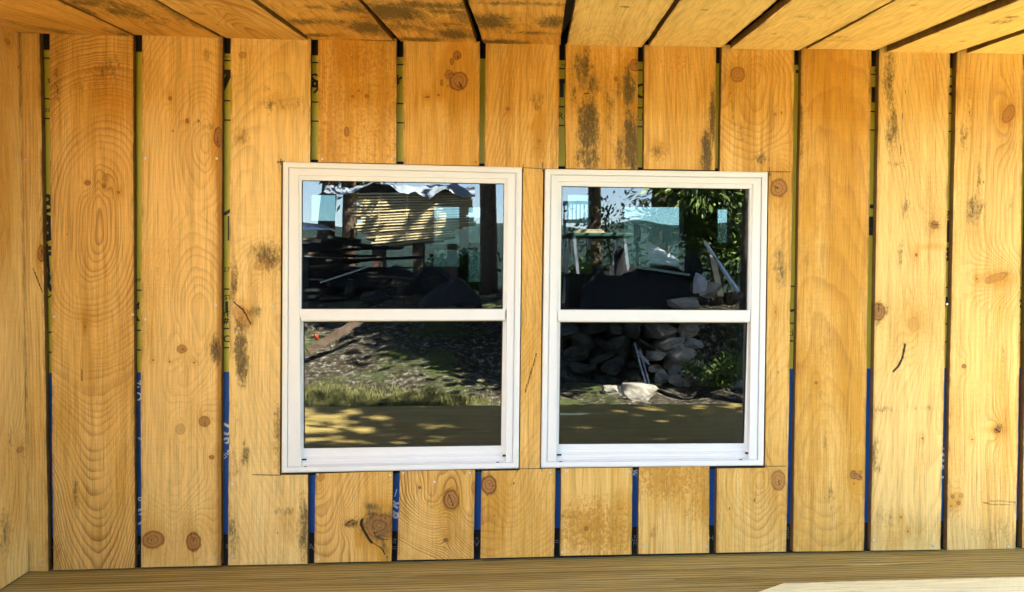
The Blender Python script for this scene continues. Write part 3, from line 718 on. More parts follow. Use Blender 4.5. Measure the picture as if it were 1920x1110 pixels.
ceil_board('ceiling board just left of the widest gap, dark mould cloud at its left edge', (910, 89.5), (878, 0), (1050, 92.5), (1062, 0),
  dict(w=9, axis=[(0, 70)], a=[(0, 10), (520, 3)], amp=.35, amber=.55, pmould=[(915, 40, 22, 30, .80), (935, 78, 30, 14, .65), (1040, 38, 14, 22, .6), (980, 4, 60, 8, .4), (1000, 85, 60, 10, .40), (1010, 60, 50, 8, .35), (1055, 88, 14, 10, .6)], pknots=[(1004, 60, 5, 3, .8)]))
cl = dict(w=9, axis=[(0, 60)], a=[(0, 12), (300, 7), (520, 2)], amp=.22, amber=-.05, pale=1.0)
ceil_board('bright clean ceiling board just right of the widest ceiling gap', (1062, 92.5), (1080, 0), (1198, 95), (1265, 0),
  dict(cl, pmould=[(1175, 10, 10, 6, .5), (1110, 88, 20, 6, .3)]), dy=-.001)
ceil_board('bright ceiling board left of the brown-edged gap above the right window', (1210, 95.5), (1278, 0), (1346, 96.5), (1462, 0),
  dict(cl, pmould=[(1322, 20, 8, 5, .5)], axis=[(0, 90)]), dy=.003)
ceil_board('bright ceiling board above the right end of the right window', (1362, 96.5), (1485, 0), (1492, 97), (1673, 0),
  dict(cl, pmould=[(1520, 30, 30, 20, .35), (1450, 62, 20, 10, .35), (1545, 8, 14, 12, .4)]), dy=-.001)
ceil_board('bright ceiling board with a faint brown knot shadow by the wall, above the golden board', (1507, 97), (1685, 0), (1637, 98), (1873, 0),
  dict(cl, pknots=[(1570, 78, 26, 9, .25), (1713, 12, 5, 2, .9)], pmould=[(1580, 72, 30, 12, .3)], axis=[(0, 40)]), dy=.004)
ceil_board('ceiling board with small dark flecks in the upper right corner', (1660, 98.5), (1907, 0), (1787, 99.5), (1920, 55),
  dict(cl, pmould=[(1880, 40, 26, 20, .55), (1750, 60, 40, 14, .4), (1900, 30, 12, 10, .6)], pknots=[(1810, 76, 5, 3, .8)]))
ceil_board('last ceiling board at the right edge of the photo', (1814, 100), (1920, 63), (1960, 102), (2160, 40), dict(cl, amber=.25), dy=.002)
for i in range(2):
    x0 = 1985+i*165
    ceil_board('pine board of the porch ceiling outside the frame', (x0, 102.5+i), (x0*1.13-50, 60), (x0+150, 103+i), ((x0+150)*1.13-50, 60), dict(cl, amber=.25))

# ------------------------------------------------------------------ house: sheathing, rooms behind, roof
Xa, Xb = -3.4, 2.75
house = empty('house', (0, 0, 0), 'unfinished timber house wall wrapped in yellow and blue sheathing behind the pine boards', 'house')
YS = .0265
zy = (T(275, 705, YS).z+T(1640, 684, YS).z)/2
zb = (T(275, 1010, YS).z+T(1490, 977, YS).z)/2
zt = (T(425, 94, YS).z+T(1494, 124.5, YS).z+T(905, 113.5, YS).z)/3
zfl = min(zf_l, zf_r)-.004
W1 = dict(o=[(530.5, 303.5), (978.8, 313.8), (972.3, 878), (528, 886.5)],
          g1=[(565.5, 337.8), (945.5, 344), (943, 579.6), (564.7, 579.6)],
          g2=[(568.6, 603), (943, 601.5), (939.5, 835.8), (569, 841)])
W2 = dict(o=[(1022.3, 316.8), (1439.3, 322.7), (1431.3, 872.8), (1014.5, 877)],
          g1=[(1053, 348.8), (1406, 353.8), (1402.8, 582), (1050.8, 580.8)],
          g2=[(1050.4, 603.8), (1402, 604.8), (1395.5, 831.5), (1047.8, 833.2)])
def rect(w, Y, ins=6):
    p = [T(a, b, 0) for a, b in w['o']]
    return (max(p[0].x, p[3].x)+ins*.002, min(p[1].x, p[2].x)-ins*.002, max(p[2].z, p[3].z)+ins*.002, min(p[0].z, p[1].z)-ins*.002)
def holed(Y, z0, z1, name, bands, mats, holes, x0=Xa, x1=Xb):
    b = MB()
    xs = sorted({x0, x1}.union(*[{h[0], h[1]} for h in holes]))
    zs = sorted({z0, z1, *[z for z, _ in bands if z0 < z < z1]}.union(*[{h[2], h[3]} for h in holes]))
    for xa, xb in zip(xs[:-1], xs[1:]):
        for za, zb_ in zip(zs[:-1], zs[1:]):
            cx, cz = (xa+xb)/2, (za+zb_)/2
            if any(h[0] < cx < h[1] and h[2] < cz < h[3] for h in holes): continue
            mi = 0
            for i, (zz, m) in enumerate(bands):
                if cz > zz: mi = m
            b.add([(xa, Y, za), (xb, Y, za), (xb, Y, zb_), (xa, Y, zb_)], [(0, 1, 2, 3)], mi)
    return b
H = [rect(W1, 0), rect(W2, 0)]
# bands from the floor up: black, blue, yellow, black
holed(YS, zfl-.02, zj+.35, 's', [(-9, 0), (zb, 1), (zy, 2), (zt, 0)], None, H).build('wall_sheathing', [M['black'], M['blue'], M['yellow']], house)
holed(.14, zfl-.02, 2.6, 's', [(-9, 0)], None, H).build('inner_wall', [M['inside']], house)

# printing on the wraps
def glyphs(b0, body, px, py, hpx, rot=0, sx=1.0, off=0.0, mi=0, Y=YS-.0012):
    b = MB(); cu = bpy.data.curves.new('t', 'FONT'); cu.body = body; cu.size = 1; cu.align_x = 'CENTER'; cu.align_y = 'CENTER'; cu.offset = off
    cu.resolution_u = 3
    o = bpy.data.objects.new('t', cu); C.objects.link(o)
    me = bpy.data.meshes.new_from_object(o.evaluated_get(bpy.context.evaluated_depsgraph_get()))
    c = T(px, py, Y); k = (T(px, py+hpx, Y)-c).length/.72
    ca, sa = math.cos(math.radians(rot)), math.sin(math.radians(rot))
    vs = []
    for v in me.vertices:
        x, y = v.co.x*sx*k, v.co.y*k
        vs.append((c.x+x*ca-y*sa, Y, c.z+x*sa+y*ca))
    b.add(vs, [tuple(p.vertices) for p in me.polygons], mi)
    b.build('printed_letters', b0, house)
    bpy.data.objects.remove(o); bpy.data.curves.remove(cu); bpy.data.meshes.remove(me)
def line(b, x0, y0, x1, y1, wpx=2.6, mi=0, Y=YS-.0010):
    p, q = T(x0, y0, Y), T(x1, y1, Y); d = (q-p).normalized(); n = Vector((-d.z, 0, d.x))*wpx*.00193/2
    b.add([p-n, q-n, q+n, p+n], [(0, 1, 2, 3)], mi)
pb = M['print']
def pline(x0, y0, x1, y1, w=2.6):
    b = MB(); line(b, x0, y0, x1, y1, w); b.build('printed_line', M['print'], house)
for (x0, y0, x1, y1) in [(76, 108.5, 94, 109.3), (76, 184.5, 94, 185.3), (76, 221.5, 96, 222.5), (418, 113, 433, 113.6), (418, 188.6, 433, 189), (418, 225, 433, 225.3),
        (583, 117, 598, 117.4), (583, 191, 598, 191.6), (583, 227, 598, 227.3), (743, 121, 757, 121.3), (743, 194, 757, 194.5), (743, 230, 757, 230.3),
        (1048, 128.4, 1062, 128.8), (1048, 200, 1062, 200.3), (1048, 235, 1062, 235.3), (1195, 131.4, 1209, 131.7), (1195, 202, 1209, 202.4), (1195, 237.4, 1209, 237.7),
        (1630, 139.3, 1649, 139.6), (1630, 209, 1649, 209.3), (1630, 243.7, 1649, 244), (1778, 143, 1795, 143.3), (1778, 212.3, 1795, 212.6), (1778, 246.4, 1795, 246.6),
        (84, 623, 98, 623), (84, 660, 98, 660.4), (84, 562, 99, 552), (252, 544, 266, 544), (252, 619, 266, 619.4), (252, 656, 266, 656.3),
        (418, 542, 432, 542), (418, 616, 432, 616), (418, 652, 432, 652), (1476, 536.7, 1492, 536.8), (1476, 606, 1492, 606), (1476, 639.3, 1492, 639.4),
        (1770, 539, 1786, 539), (1770, 607.5, 1786, 607.6), (1768, 641, 1786, 641), (1905, 540, 1925, 540), (1905, 608, 1925, 608), (1905, 642, 1925, 642)]:
    pline(x0, y0, x1, y1)
pline(87.5, 623, 88, 660, 2.2)
pline(88, 457, 92, 512, 4)
pline(420, 402, 433, 394, 6)
pline(428.5, 405, 428.5, 451, 3)
G_ = lambda *a, **k: glyphs(pb, *a, **k)
G_('bo', 90, 205, 13); G_('o', 83, 134, 6); G_('s', 92, 150, 12)
G_('B', 88, 383, 34, rot=0, off=.03); G_('8', 88, 430, 44, off=.06, sx=.8); G_('F', 91, 478, 28, off=.05); G_('R', 88, 530, 34, off=.05, sx=.7)
G_('7', 423, 152, 36, off=.05); G_('inch', 426, 106, 5)
G_('27', 425, 506, 9); G_('EST', 424, 558, 9, off=.02); G_('1', 425, 577, 20, off=.05); G_('YE', 424, 589, 10, off=.02); G_('#', 424, 601, 12, off=.03); G_('C', 425, 636, 13, off=.02)
G_('S', 589, 152, 26, off=.01); G_('9', 592, 164, 26, off=.01)
G_('*', 745, 158, 30, off=.02, sx=1.0)
G_('T', 1053, 167, 32, off=.05); G_('R-', 1054, 218, 13); G_('ing', 1056, 121, 5)
G_('G', 1202, 172, 28, off=.02); G_('r.F', 1201, 220, 15, off=.01)
for (x0, y0, x1, y1, w_) in [(1640, 163, 1640, 192, 13), (1492, 134, 1501, 134, 6), (1640, 132, 1647, 132, 4), (1631, 387, 1639, 387, 8), (1781, 413, 1781, 454, 15), (1632, 640, 1632, 640.2, 4)]:
    pline(x0, y0, x1, y1, w_)
G_('R', 1785, 178, 34, off=.01); G_('n', 1787, 230, 14); G_('A', 1634, 432, 42, off=.06); G_('3', 1776, 478, 24, off=.04); G_('?', 1778, 403, 14, off=.02)
G_('U', 1484, 573, 26, off=.02); G_('ti', 1483, 624, 14); G_('W', 1776, 573, 28, off=.05)
G_('o', 1919, 519, 10); G_('R', 1916, 576, 26, off=.02)
G_('er', 260, 524, 9, off=.01); G_("'", 260, 574, 12, off=.05); G_('B', 257, 575, 10, off=.06); G_('s.', 258, 597, 10, off=.07)
pw = M['printw']
H_ = lambda *a, **k: glyphs(pw, *a, **k)
H_('ty', 259, 720, 14, rot=40, off=.01); H_('O', 259, 744, 15, rot=55, off=.02); H_('b', 262, 822, 8, rot=40)
H_('h', 261, 935, 12, rot=65, off=.01); H_('S', 260, 958, 20, rot=65, off=.03); H_('C', 260, 976, 18, rot=65, off=.03)
H_('U', 425, 806, 22, rot=60, off=.03); H_('S', 422, 824, 20, rot=60, off=.03); H_('the', 424, 851, 11, rot=50, off=.01)
H_('/', 742, 925, 14, off=.02); H_('R', 741, 945, 17, rot=60, off=.04); H_('8', 740, 965, 18, rot=60, off=.04)
H_('gh', 1191, 886, 10, rot=55, off=.02); H_('>', 1770, 842, 9, off=0, rot=90); H_('N', 1769, 864, 26, rot=60, off=.03); H_('C', 1768, 889, 18, rot=60, off=.03)
H_("'", 1478, 812, 6)
pg = M['printg']
K_ = lambda *a, **k: glyphs(pg, *a, **k)
K_('ts', 96, 1027, 6, rot=90); K_('Flue', 259, 1030, 8, rot=90); K_('no', 425, 1024, 6, rot=90); K_('A', 583, 1026, 13); K_('zip', 739, 1014, 7, rot=90); K_('=', 739, 1028, 12)
K_('V', 894, 1020, 12); K_('=', 894, 1010, 8); K_('=', 1044, 1016, 12); K_('Ex', 1190, 1009, 9, rot=90); K_('M', 1191, 1020, 8); K_('H', 1333, 1009, 9); K_('2', 1477, 996, 8); K_('S', 1477, 1006, 9); K_('=', 1477, 990, 7)

# rooms behind: dark floor, ceiling, far wall with openings
YF = 3.8
def opening(x0, y0, x1, y1):
    a = T(x0, y0, YF); b = T(x1, y1, YF); return (a.x, b.x, b.z, a.z)
OP = [opening(578, 362, 629, 414), opening(813, 385, 861, 458), opening(813, 467, 861, 500), opening(879, 386, 901, 455), opening(879, 467, 901, 528),
      opening(1065, 362, 1108, 421), opening(1171, 385, 1281, 497), opening(1346, 390, 1373, 456), opening(1381, 392, 1391, 424)]
zs0, zs1 = zfl-.02, 2.6
b = MB()
xs = sorted({Xa, Xb}.union(*[{h[0], h[1]} for h in OP])); zs = sorted({zs0, zs1}.union(*[{h[2], h[3]} for h in OP]))
for xa, xb in zip(xs[:-1], xs[1:]):
    run = None
    for za, zb_ in zip(zs[:-1], zs[1:]):
        if any(h[0] < (xa+xb)/2 < h[1] and h[2] < (za+zb_)/2 < h[3] for h in OP): continue
        b.box((xa, YF, za), (xb, YF+.14, zb_))
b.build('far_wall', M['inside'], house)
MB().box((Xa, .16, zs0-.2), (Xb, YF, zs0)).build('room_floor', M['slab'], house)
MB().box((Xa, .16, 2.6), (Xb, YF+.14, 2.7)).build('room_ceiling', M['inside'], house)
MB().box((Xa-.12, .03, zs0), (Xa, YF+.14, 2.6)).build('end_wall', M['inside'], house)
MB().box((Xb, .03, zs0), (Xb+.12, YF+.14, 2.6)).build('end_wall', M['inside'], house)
# left wing carrying the side boards
MB().box((xtop-1.2, -1.9, zfl), (min(xtop, xbot)-.03, .02, 2.4)).build('side_wall_core', M['black'], house)
# roof slab over porch and house
rb = MB()
th = .12
ze = lambda x, y: PC.z+KX*(x-PC.x)+SL*y
y0, y1 = EAVE-.06, YF+.6
pts = [(Xa-.2, y0), (Xb+.12, y0), (Xb+.12, y1), (Xa-.2, y1)]
lo = [(x, y, ze(x, y)+(.13 if y < 0 else .13)) for x, y in pts]
rb.hexa([(x, y, z) for x, y, z in lo], [(x, y, z+th) for x, y, z in lo]).build('roof', M['roof'], house)
fb = MB()
fb.box((Xa-.2, EAVE-.045, ze(0, EAVE)-.03), (Xb+.12, EAVE-.012, ze(0, EAVE)+.25)).build('fascia_board', TREATED, house)
for i in range(15):
    jb = MB()
    x = Xa+.1+i*.4
    jb.hexa([(x, -.02, ze(x, 0)+.03), (x+.04, -.02, ze(x, 0)+.03), (x+.04, EAVE, ze(x, EAVE)+.03), (x, EAVE, ze(x, EAVE)+.03)],
            [(x, -.02, ze(x, 0)+.125), (x+.04, -.02, ze(x, 0)+.125), (x+.04, EAVE, ze(x, EAVE)+.125), (x, EAVE, ze(x, EAVE)+.125)])
    jb.build('rafter', M['inside'], house)


# ------------------------------------------------------------------ windows
def glass_mat():
    m, nt, p = newmat('window_glass')
    nt.nodes.remove(p)
    out = nt.nodes['Material Output']
    gl = N(nt, 'ShaderNodeBsdfGlossy'); gl.inputs['Roughness'].default_value = 0; gl.inputs['Color'].default_value = (.93, .97, 1, 1)
    tr = N(nt, 'ShaderNodeBsdfTransparent'); tr.inputs['Color'].default_value = (.20, .26, .27, 1)
    lw = N(nt, 'ShaderNodeFresnel'); lw.inputs['IOR'].default_value = 1.5
    f = math_(nt, 'MULTIPLY_ADD', lw.outputs[0], 1.1, .045, clamp=True)
    mx = N(nt, 'ShaderNodeMixShader'); nt.links.new(f, mx.inputs[0]); nt.links.new(tr.outputs[0], mx.inputs[1]); nt.links.new(gl.outputs[0], mx.inputs[2])
    tc = N(nt, 'ShaderNodeTexCoord').outputs['Object']
    n = noise_(nt, tc, 5, 1, .4)
    nt.links.new(bump(nt, n, .04, .003), gl.inputs['Normal'])
    nt.links.new(mx.outputs[0], out.inputs['Surface'])
    return m
GLASS = glass_mat()
def inset(q, l, t=None, r=None, bt=None):
    t = l if t is None else t; r = l if r is None else r; bt = l if bt is None else bt
    cx = sum(p[0] for p in q)/4
    return [(q[0][0]+l, q[0][1]+t), (q[1][0]-r, q[1][1]+t), (q[2][0]-r, q[2][1]-bt), (q[3][0]+l, q[3][1]-bt)]
def ring(b, o, i, yf, yb, mi=0, slope=0.0):
    """mitred ring between pixel quads o and i; front at yf, back at yb"""
    O = [T(x, y, yf) for x, y in o]; I = [T(x, y, yf+slope) for x, y in i]
    for k in range(4):
        l = (k+1) % 4
        bk = lambda v: Vector((v.x, yb, v.z))
        b.hexa([O[k], O[l], I[l], I[k]], [bk(O[k]), bk(O[l]), bk(I[l]), bk(I[k])], mi)
def slab(b, q, yf, yb, mi=0, tilt=0.0):
    a = [T(x, y, yf+(tilt if n < 2 else 0)) for n, (x, y) in enumerate(q)]
    b.hexa(a, [Vector((v.x, yb, v.z)) for v in a], mi)
def window(w, label):
    base = (T(*w['o'][2])+T(*w['o'][3]))/2
    root = empty('window', base, label, 'window', 'white double hung windows')
    o = w['o']; V = M['vinyl']
    b = MB(); ring(b, inset(o, 0), inset(o, 2.2), -.0100, .02, 0, -.003); ring(b, inset(o, 2.2), inset(o, 10), -.013, .02, 0, .0015)
    b.build('outer_flange', V, root)
    b = MB(); ring(b, inset(o, 10), inset(o, 12), -.004, .02); ring(b, inset(o, 12), [(a[0]-6, a[1]-9) if n == 0 else (a[0]+6, a[1]-9) if n == 1 else a for n, a in enumerate([w['g1'][0], w['g1'][1], (w['g2'][2][0]+9, o[2][1]-13), (w['g2'][3][0]-5, o[3][1]-13)])], -.0085, .14)
    b.build('frame', V, root, bevel=.0008)
    # upper sash, nearer the outside
    g1, g2 = w['g1'], w['g2']
    us = MB(); ring(us, [(g1[0][0]-7, g1[0][1]-10), (g1[1][0]+7, g1[1][1]-10), (g1[2][0]+7, g1[2][1]+1.5), (g1[3][0]-7, g1[3][1]+1.5)], g1, -.003, .03)
    upper = us.build('upper_sash', V, root, bevel=.0008)
    mr = MB(); slab(mr, [(g1[3][0]-5, g1[3][1]+.0), (g1[2][0]+5, g1[2][1]+.0), (g2[1][0]+4, g2[1][1]-1.5), (g2[0][0]-4, g2[0][1]-1.5)], -.006, .03)
    mr.build('meeting_rail', V, root, bevel=.0012)
    gm = MB(); gl_ = inset(g1, -3); slab(gm, gl_, .0085, .0125); gm.build('glass_pane', GLASS, upper)
    gk = MB(); ring(gk, inset(g1, -.2), inset(g1, 1.1), .004, .008); gk.build('gasket', M['gasket'], upper)
    # lower sash, one track further in
    ls = MB(); 
    bt = [(g2[3][0]-8, g2[3][1]+13), (g2[2][0]+9, g2[2][1]+13)]
    ring(ls, [(g2[0][0]-9, g2[0][1]-6), (g2[1][0]+9, g2[1][1]-6), bt[1], bt[0]], g2, .020, .05)
    lower = ls.build('lower_sash', V, root, bevel=.0008)
    gm = MB(); slab(gm, inset(g2, -3), .0285, .0325); gm.build('glass_pane', GLASS, lower)
    gk = MB(); ring(gk, inset(g2, -.2), inset(g2, 1.3, 1.1, 1.6, 1.3), .0235, .028); gk.build('gasket', M['gasket'], lower)
    # stepped sill below the lower sash
    sb = MB()
    y3, y2 = g2[3][1], g2[2][1]; bl, br = o[3][1]-13, o[2][1]-13
    n = 5; fr = [0.30, .50, .62, .80, .92, 1.0]; dep = [.014, .009, .0045, .001, -.0035]
    for i in range(5):
        a0, a1 = fr[i], fr[i+1]
        L = lambda f: y3+(bl-y3)*f; Rr = lambda f: y2+(br-y2)*f
        q = [(g2[3][0]-6, L(a0)+.35), (g2[2][0]+9, Rr(a0)+.35), (g2[2][0]+9, Rr(a1)), (g2[3][0]-6, L(a1))]
        slab(sb, q, dep[i], .06, tilt=.0035)
    sb.build('sill', V, root, bevel=.0006)
    # track slots and weep holes
    wb = MB()
    L = lambda f: y3+(bl-y3)*f; Rr = lambda f: y2+(br-y2)*f
    for (x, y, ww, hh) in [(g2[3][0]-3, L(.62), 8, 2.2), (g2[2][0]+3, Rr(.60), 6, 3)]:
        slab(wb, [(x, y), (x+ww, y-.2), (x+ww, y+hh-.2), (x, y+hh)], -.0005, .008)
    for (x, y, ww, hh) in [(g2[3][0]+1, bl+1.0, 5, 1.5), (g2[2][0]-9, br+1.0, 5, 1.5)]:
        slab(wb, [(x, y), (x+ww, y), (x+ww, y+hh), (x, y+hh)], -.0092, -.007)
    wb.build('weep_slot', M['gasket'], root)
    # dark opening behind the flange
    kb = MB(); ring(kb, inset(o, -5.5), inset(o, 3), .0195, .024); kb.build('flashing_tape', M['black'], root)
    return root
window(W1, 'larger left window with white frame, reflecting a lumber stack under a tarp')
window(W2, 'smaller right window with white frame, reflecting a stone wall and a work table')

# pencil layout marks at the window corners
pm = empty('pencil_marks', T(998, 316, -.004), 'thin dark pencil lines crossing at the corners of the window openings', 'pencil marks')
def pl(x0, y0, x1, y1): b = MB(); line(b, x0, y0, x1, y1, 1.1, Y=-.0042); b.build('pencil_line', M['print'], pm)
pl(519, 302.5, 534, 302.5); pl(526.5, 297, 526.5, 309); pl(519, 305, 526, 305)
pl(973, 314, 1016, 316); pl(1017.5, 304, 1017.5, 322); pl(981, 308, 981, 322)
pl(1438, 321.8, 1482, 322.2); pl(1443, 313, 1443, 329)
pl(473, 890, 527, 891); pl(968, 879, 1018, 878.6); pl(970, 874, 970, 886); pl(1016, 872, 1016, 884); pl(1425, 874.3, 1474, 874)

# ------------------------------------------------------------------ deck
deck = empty('deck', (0, -1.6, zfl), 'weathered greenish-brown treated timber deck running along the foot of the wall', 'deck')
xL, xR = xbot-.02, 3.7
def floor_z(x): return zf_l+(zf_r-zf_l)*(x-T(54, 1071).x)/(T(1905, 1028.5).x-T(54, 1071).x)
yb = .02
for i in range(24):
    ya, yc = yb, yb-.1405+(.0 if i else 0)
    b = MB()
    NX = 40; top = []; 
    for k in range(NX+1):
        x = xL+(xR-xL)*k/NX; top.append((x, floor_z(x) - .0015))
    for k in range(NX):
        (x0, z0), (x1, z1) = top[k], top[k+1]
        n = len(b.v)
    A = [(xL, ya, top[0][1]), (xR, ya, top[-1][1]), (xR, yc+.0035, top[-1][1]), (xL, yc+.0035, top[0][1])]
    dz = rs.uniform(-.001, .001)
    A = [(x, y, z+dz) for x, y, z in A]
    b.hexa(A, [(x, y, z-.036) for x, y, z in A])
    b.build('deck_board', TREATED, deck, bevel=.002)
    yb = yc
DE = yb
MB().box((xL, DE-.005, floor_z(0)-.30), (xR, DE-.04, floor_z(0)-.004)).build('rim_joist', TREATED, deck)

# dark shelf strip behind the foot of the boards
# pale fresh plank in the lower right corner, lying on the deck
def hz(px, py, z):
    d = ray(px, py); return CAM+d*((z-CAM.z)/d.z)
zp = floor_z(.8)+.028
a = hz(1470, 1092.5, zp); b_ = hz(2300, 1090, zp)
q = [Vector((a.x, a.y, zp)), Vector((b_.x, a.y+.004, zp)), Vector((b_.x, a.y-.235, zp)), Vector((a.x-.40, a.y-.235, zp))]
org = Vector(((a.x+b_.x)/2, a.y-.12, zp))
spec = dict(w=9, axis=[(0, 50)], a=[(0, 3), (600, 8)], amp=.18, amber=-.3, pale=1.0)
wf = lambda s, t: bilin([tuple(p-org) for p in (q[0], q[3], q[2], q[1])], s, t)
wm, hm = .235, (q[1]-q[0]).length
me = board_mesh('loose_plank', wf, lambda s, t: np.stack([s*wm*518, t*hm*518], 1), wm, hm, .026, (0, 0, 1), spec, 91)
pk = link('loose_plank', me, PINE2); pk.location = org
tag(pk, 'pale fresh plank with a slanting end lying on the deck, lower right corner', 'plank')

# ------------------------------------------------------------------ ground, hills
def ground_material():
    m, nt, p = newmat('dirt_and_grass')
    tc = N(nt, 'ShaderNodeTexCoord').outputs['Object']
    n1 = noise_(nt, tc, .9, 6, .65); n2 = noise_(nt, tc, 14, 6, .7); n3 = noise_(nt, tc, 60, 3, .6)
    col = ramp(nt, n2, [(.35, (.03, .023, .014)), (.53, (.085, .07, .05)), (.70, (.55, .50, .40))])
    col = mixc(nt, ramp(nt, n1, [(.50, 0), (.62, .85)]), col, (.10, .13, .035))
    col = mixc(nt, ramp(nt, n3, [(.55, 0), (.7, .5)]), col, (.08, .06, .03))
    nt.links.new(col, p.inputs['Base Color']); p.inputs['Roughness'].default_value = .95; p.inputs['Specular IOR Level'].default_value = .1
    nt.links.new(bump(nt, math_(nt, 'ADD', n2, n3), .8, .05), p.inputs['Normal'])
    return m
def hill_material():
    m, nt, p = newmat('forested_hill')
    tc = N(nt, 'ShaderNodeTexCoord').outputs['Object']
    n1 = noise_(nt, tc, .010, 6, .75); n2 = noise_(nt, tc, .07, 6, .8)
    col = ramp(nt, n2, [(.35, (.004, .009, .007)), (.5, (.010, .022, .018)), (.66, (.035, .055, .028))])
    col = mixc(nt, ramp(nt, n1, [(.35, 0), (.7, .6)]), col, (.010, .024, .024))
    nt.links.new(col, p.inputs['Base Color']); p.inputs['Roughness'].default_value = 1; p.inputs['Specular IOR Level'].default_value = 0
    nt.links.new(bump(nt, n2, 1, 4.0), p.inputs['Normal'])
    return m
GROUND = ground_material(); HILL = hill_material()
WALLX0, WALLX1 = RF(1046, 640, 6.3).x, RF(1312, 640, 6.3).x
def gz(x, y):
    x = np.asarray(x, float); y = np.asarray(y, float)
    base = -.22+.06*fbm(x*.7, y*.7, 2, 3)
    left = smooth(5.0, 9.5, -y)*.95
    right = smooth(6.25, 6.6, -y)*.85+smooth(7, 12, -y)*.25
    k = smooth(WALLX0-.8, WALLX0-.1, x)*(1-smooth(WALLX1+.1, WALLX1+2.2, x))
    z = base+left*(1-k)+right*k
    z = z+.10*fbm(x*1.9, y*1.9, 5, 3)*smooth(3.4, 5, -y)
    z = z-smooth(17, 60, -y)*14                        # the ground drops to the valley
    z = np.where(y > -3.2, np.where(y > 8, -.5-smooth(8, 45, y)*16, np.minimum(z, -.5)), z)
    return z
n = 170
gx = np.concatenate([-np.geomspace(60, 6, 30), np.linspace(-5.8, 7.8, n), np.geomspace(8, 60, 30)])
gy = np.concatenate([-np.geomspace(60, 14, 40), np.linspace(-13.8, -2.4, 150), np.linspace(-2, 60, 40)])
GX, GY = np.meshgrid(gx, gy); GZ = gz(GX, GY)
v = np.stack([GX.ravel(), GY.ravel(), GZ.ravel()], 1)
idx = np.arange(v.shape[0]).reshape(GX.shape)
f = np.stack([idx[:-1, :-1].ravel(), idx[:-1, 1:].ravel(), idx[1:, 1:].ravel(), idx[1:, :-1].ravel()], 1)
me = bpy.data.meshes.new('ground'); me.from_pydata(v.tolist(), [], f.tolist()); me.update()
tag(link('ground', me, GROUND, smooth_=True), kind='structure')
# valley and hills all round, beyond the yard
rr = np.concatenate([np.linspace(48, 300, 26), np.geomspace(320, 2600, 60)]); aa_ = np.linspace(0, 2*math.pi, 361)
RR, AA = np.meshgrid(rr, aa_)
X_ = RR*np.cos(AA); Y_ = RR*np.sin(AA)
cx, cy = np.cos(AA), np.sin(AA)
ridge = .5+.5*fbm(cx*2.2+7, cy*2.2+3, 8, 3)
ridge2 = .5+.5*fbm(cx*4+1, cy*4+9, 12, 4)
Z_ = -15-22*smooth(60, 260, RR)+(22+34*ridge)*smooth(330, 750, RR)+(110+140*ridge2)*smooth(900, 2300, RR)+10*fbm(X_/70, Y_/70, 4, 4)*smooth(100, 400, RR)+3.5*fbm(X_/9, Y_/9, 5, 3)*smooth(60, 150, RR)
v = np.stack([X_.ravel(), Y_.ravel(), Z_.ravel()], 1)
idx = np.arange(v.shape[0]).reshape(RR.shape)
f = np.stack([idx[:-1, :-1].ravel(), idx[:-1, 1:].ravel(), idx[1:, 1:].ravel(), idx[1:, :-1].ravel()], 1)
me = bpy.data.meshes.new('hills'); me.from_pydata(v.tolist(), [], f.tolist()); me.update()
tag(link('hills', me, HILL, smooth_=True), kind='structure')

# ------------------------------------------------------------------ things across the yard (seen in the glass)
def leaf_cloud(pts, size, seed, aspect=1.6):
    r = np.random.RandomState(seed); n = len(pts)
    d = r.normal(size=(n, 3)); d /= np.linalg.norm(d, axis=1)[:, None]
    e = np.cross(d, r.normal(size=(n, 3))); e /= np.linalg.norm(e, axis=1)[:, None]
    sz = size*r.uniform(.5, 1.3, n)[:, None]
    a = d*sz*aspect/2; b = e*sz/2
    V = np.stack([pts-a, pts-b*.9, pts+a, pts+b*.9], 1).reshape(-1, 3)
    me = bpy.data.meshes.new('crown'); me.vertices.add(len(V)); me.vertices.foreach_set('co', V.astype(np.float32).ravel())
    me.loops.add(n*4); me.polygons.add(n); me.polygons.foreach_set('loop_start', np.arange(0, n*4, 4, dtype=np.int32))
    me.loops.foreach_set('vertex_index', np.arange(n*4, dtype=np.int32)); me.update(calc_edges=True)
    return me
def pine(x, y, h, crown0, rad, trunk_r, label, seed, nleaf=7000, size=.16, lean=(0, 0), mat='leaf', group=None, asp=1.6):
    r = random.Random(seed); z0 = float(gz(x, y))-.15
    root = empty('pine_tree' if mat == 'leaf' else 'leafy_tree', (x, y, z0), label, 'tree', group)
    P = lambda t: Vector((x+lean[0]*t+.12*math.sin(t*7+seed)*t, y+lean[1]*t, z0+h*t))
    tb = MB(); tb.tube([P(i/10) for i in range(11)], [trunk_r*(1-.85*i/10)+.01 for i in range(11)], 9)
    pts = []
    nb = 34
    for i in range(nb):
        t = crown0/h+(1-crown0/h)*(i+r.random())/nb
        a = r.random()*6.28; L = rad*(1-.75*((t*h-crown0)/(h-crown0)))*(.6+.5*r.random())
        p = P(t); q = p+Vector((math.cos(a)*L, math.sin(a)*L, L*(.18-.3*r.random())))
        m = (p+q)/2+Vector((0, 0, L*.06))
        tb.tube([p, m, q], [trunk_r*.22*(1-t*.6), trunk_r*.13*(1-t*.5), .008], 5)
        for c in range(6):
            f = .35+.65*r.random(); cc = p+(q-p)*f+Vector((r.gauss(0, .18), r.gauss(0, .18), r.gauss(0, .1)))
            pts.append((cc, .16+.28*r.random()))
    tb.build('trunk', M['bark'], root, smooth_=True)
    rr_ = np.random.RandomState(seed); k = nleaf//len(pts)
    A = np.concatenate([np.array(c)+rr_.normal(size=(k, 3))*np.array([s, s, s*.55]) for c, s in pts])
    link('crown', leaf_cloud(A, size, seed, asp), M[mat], root)
    return root
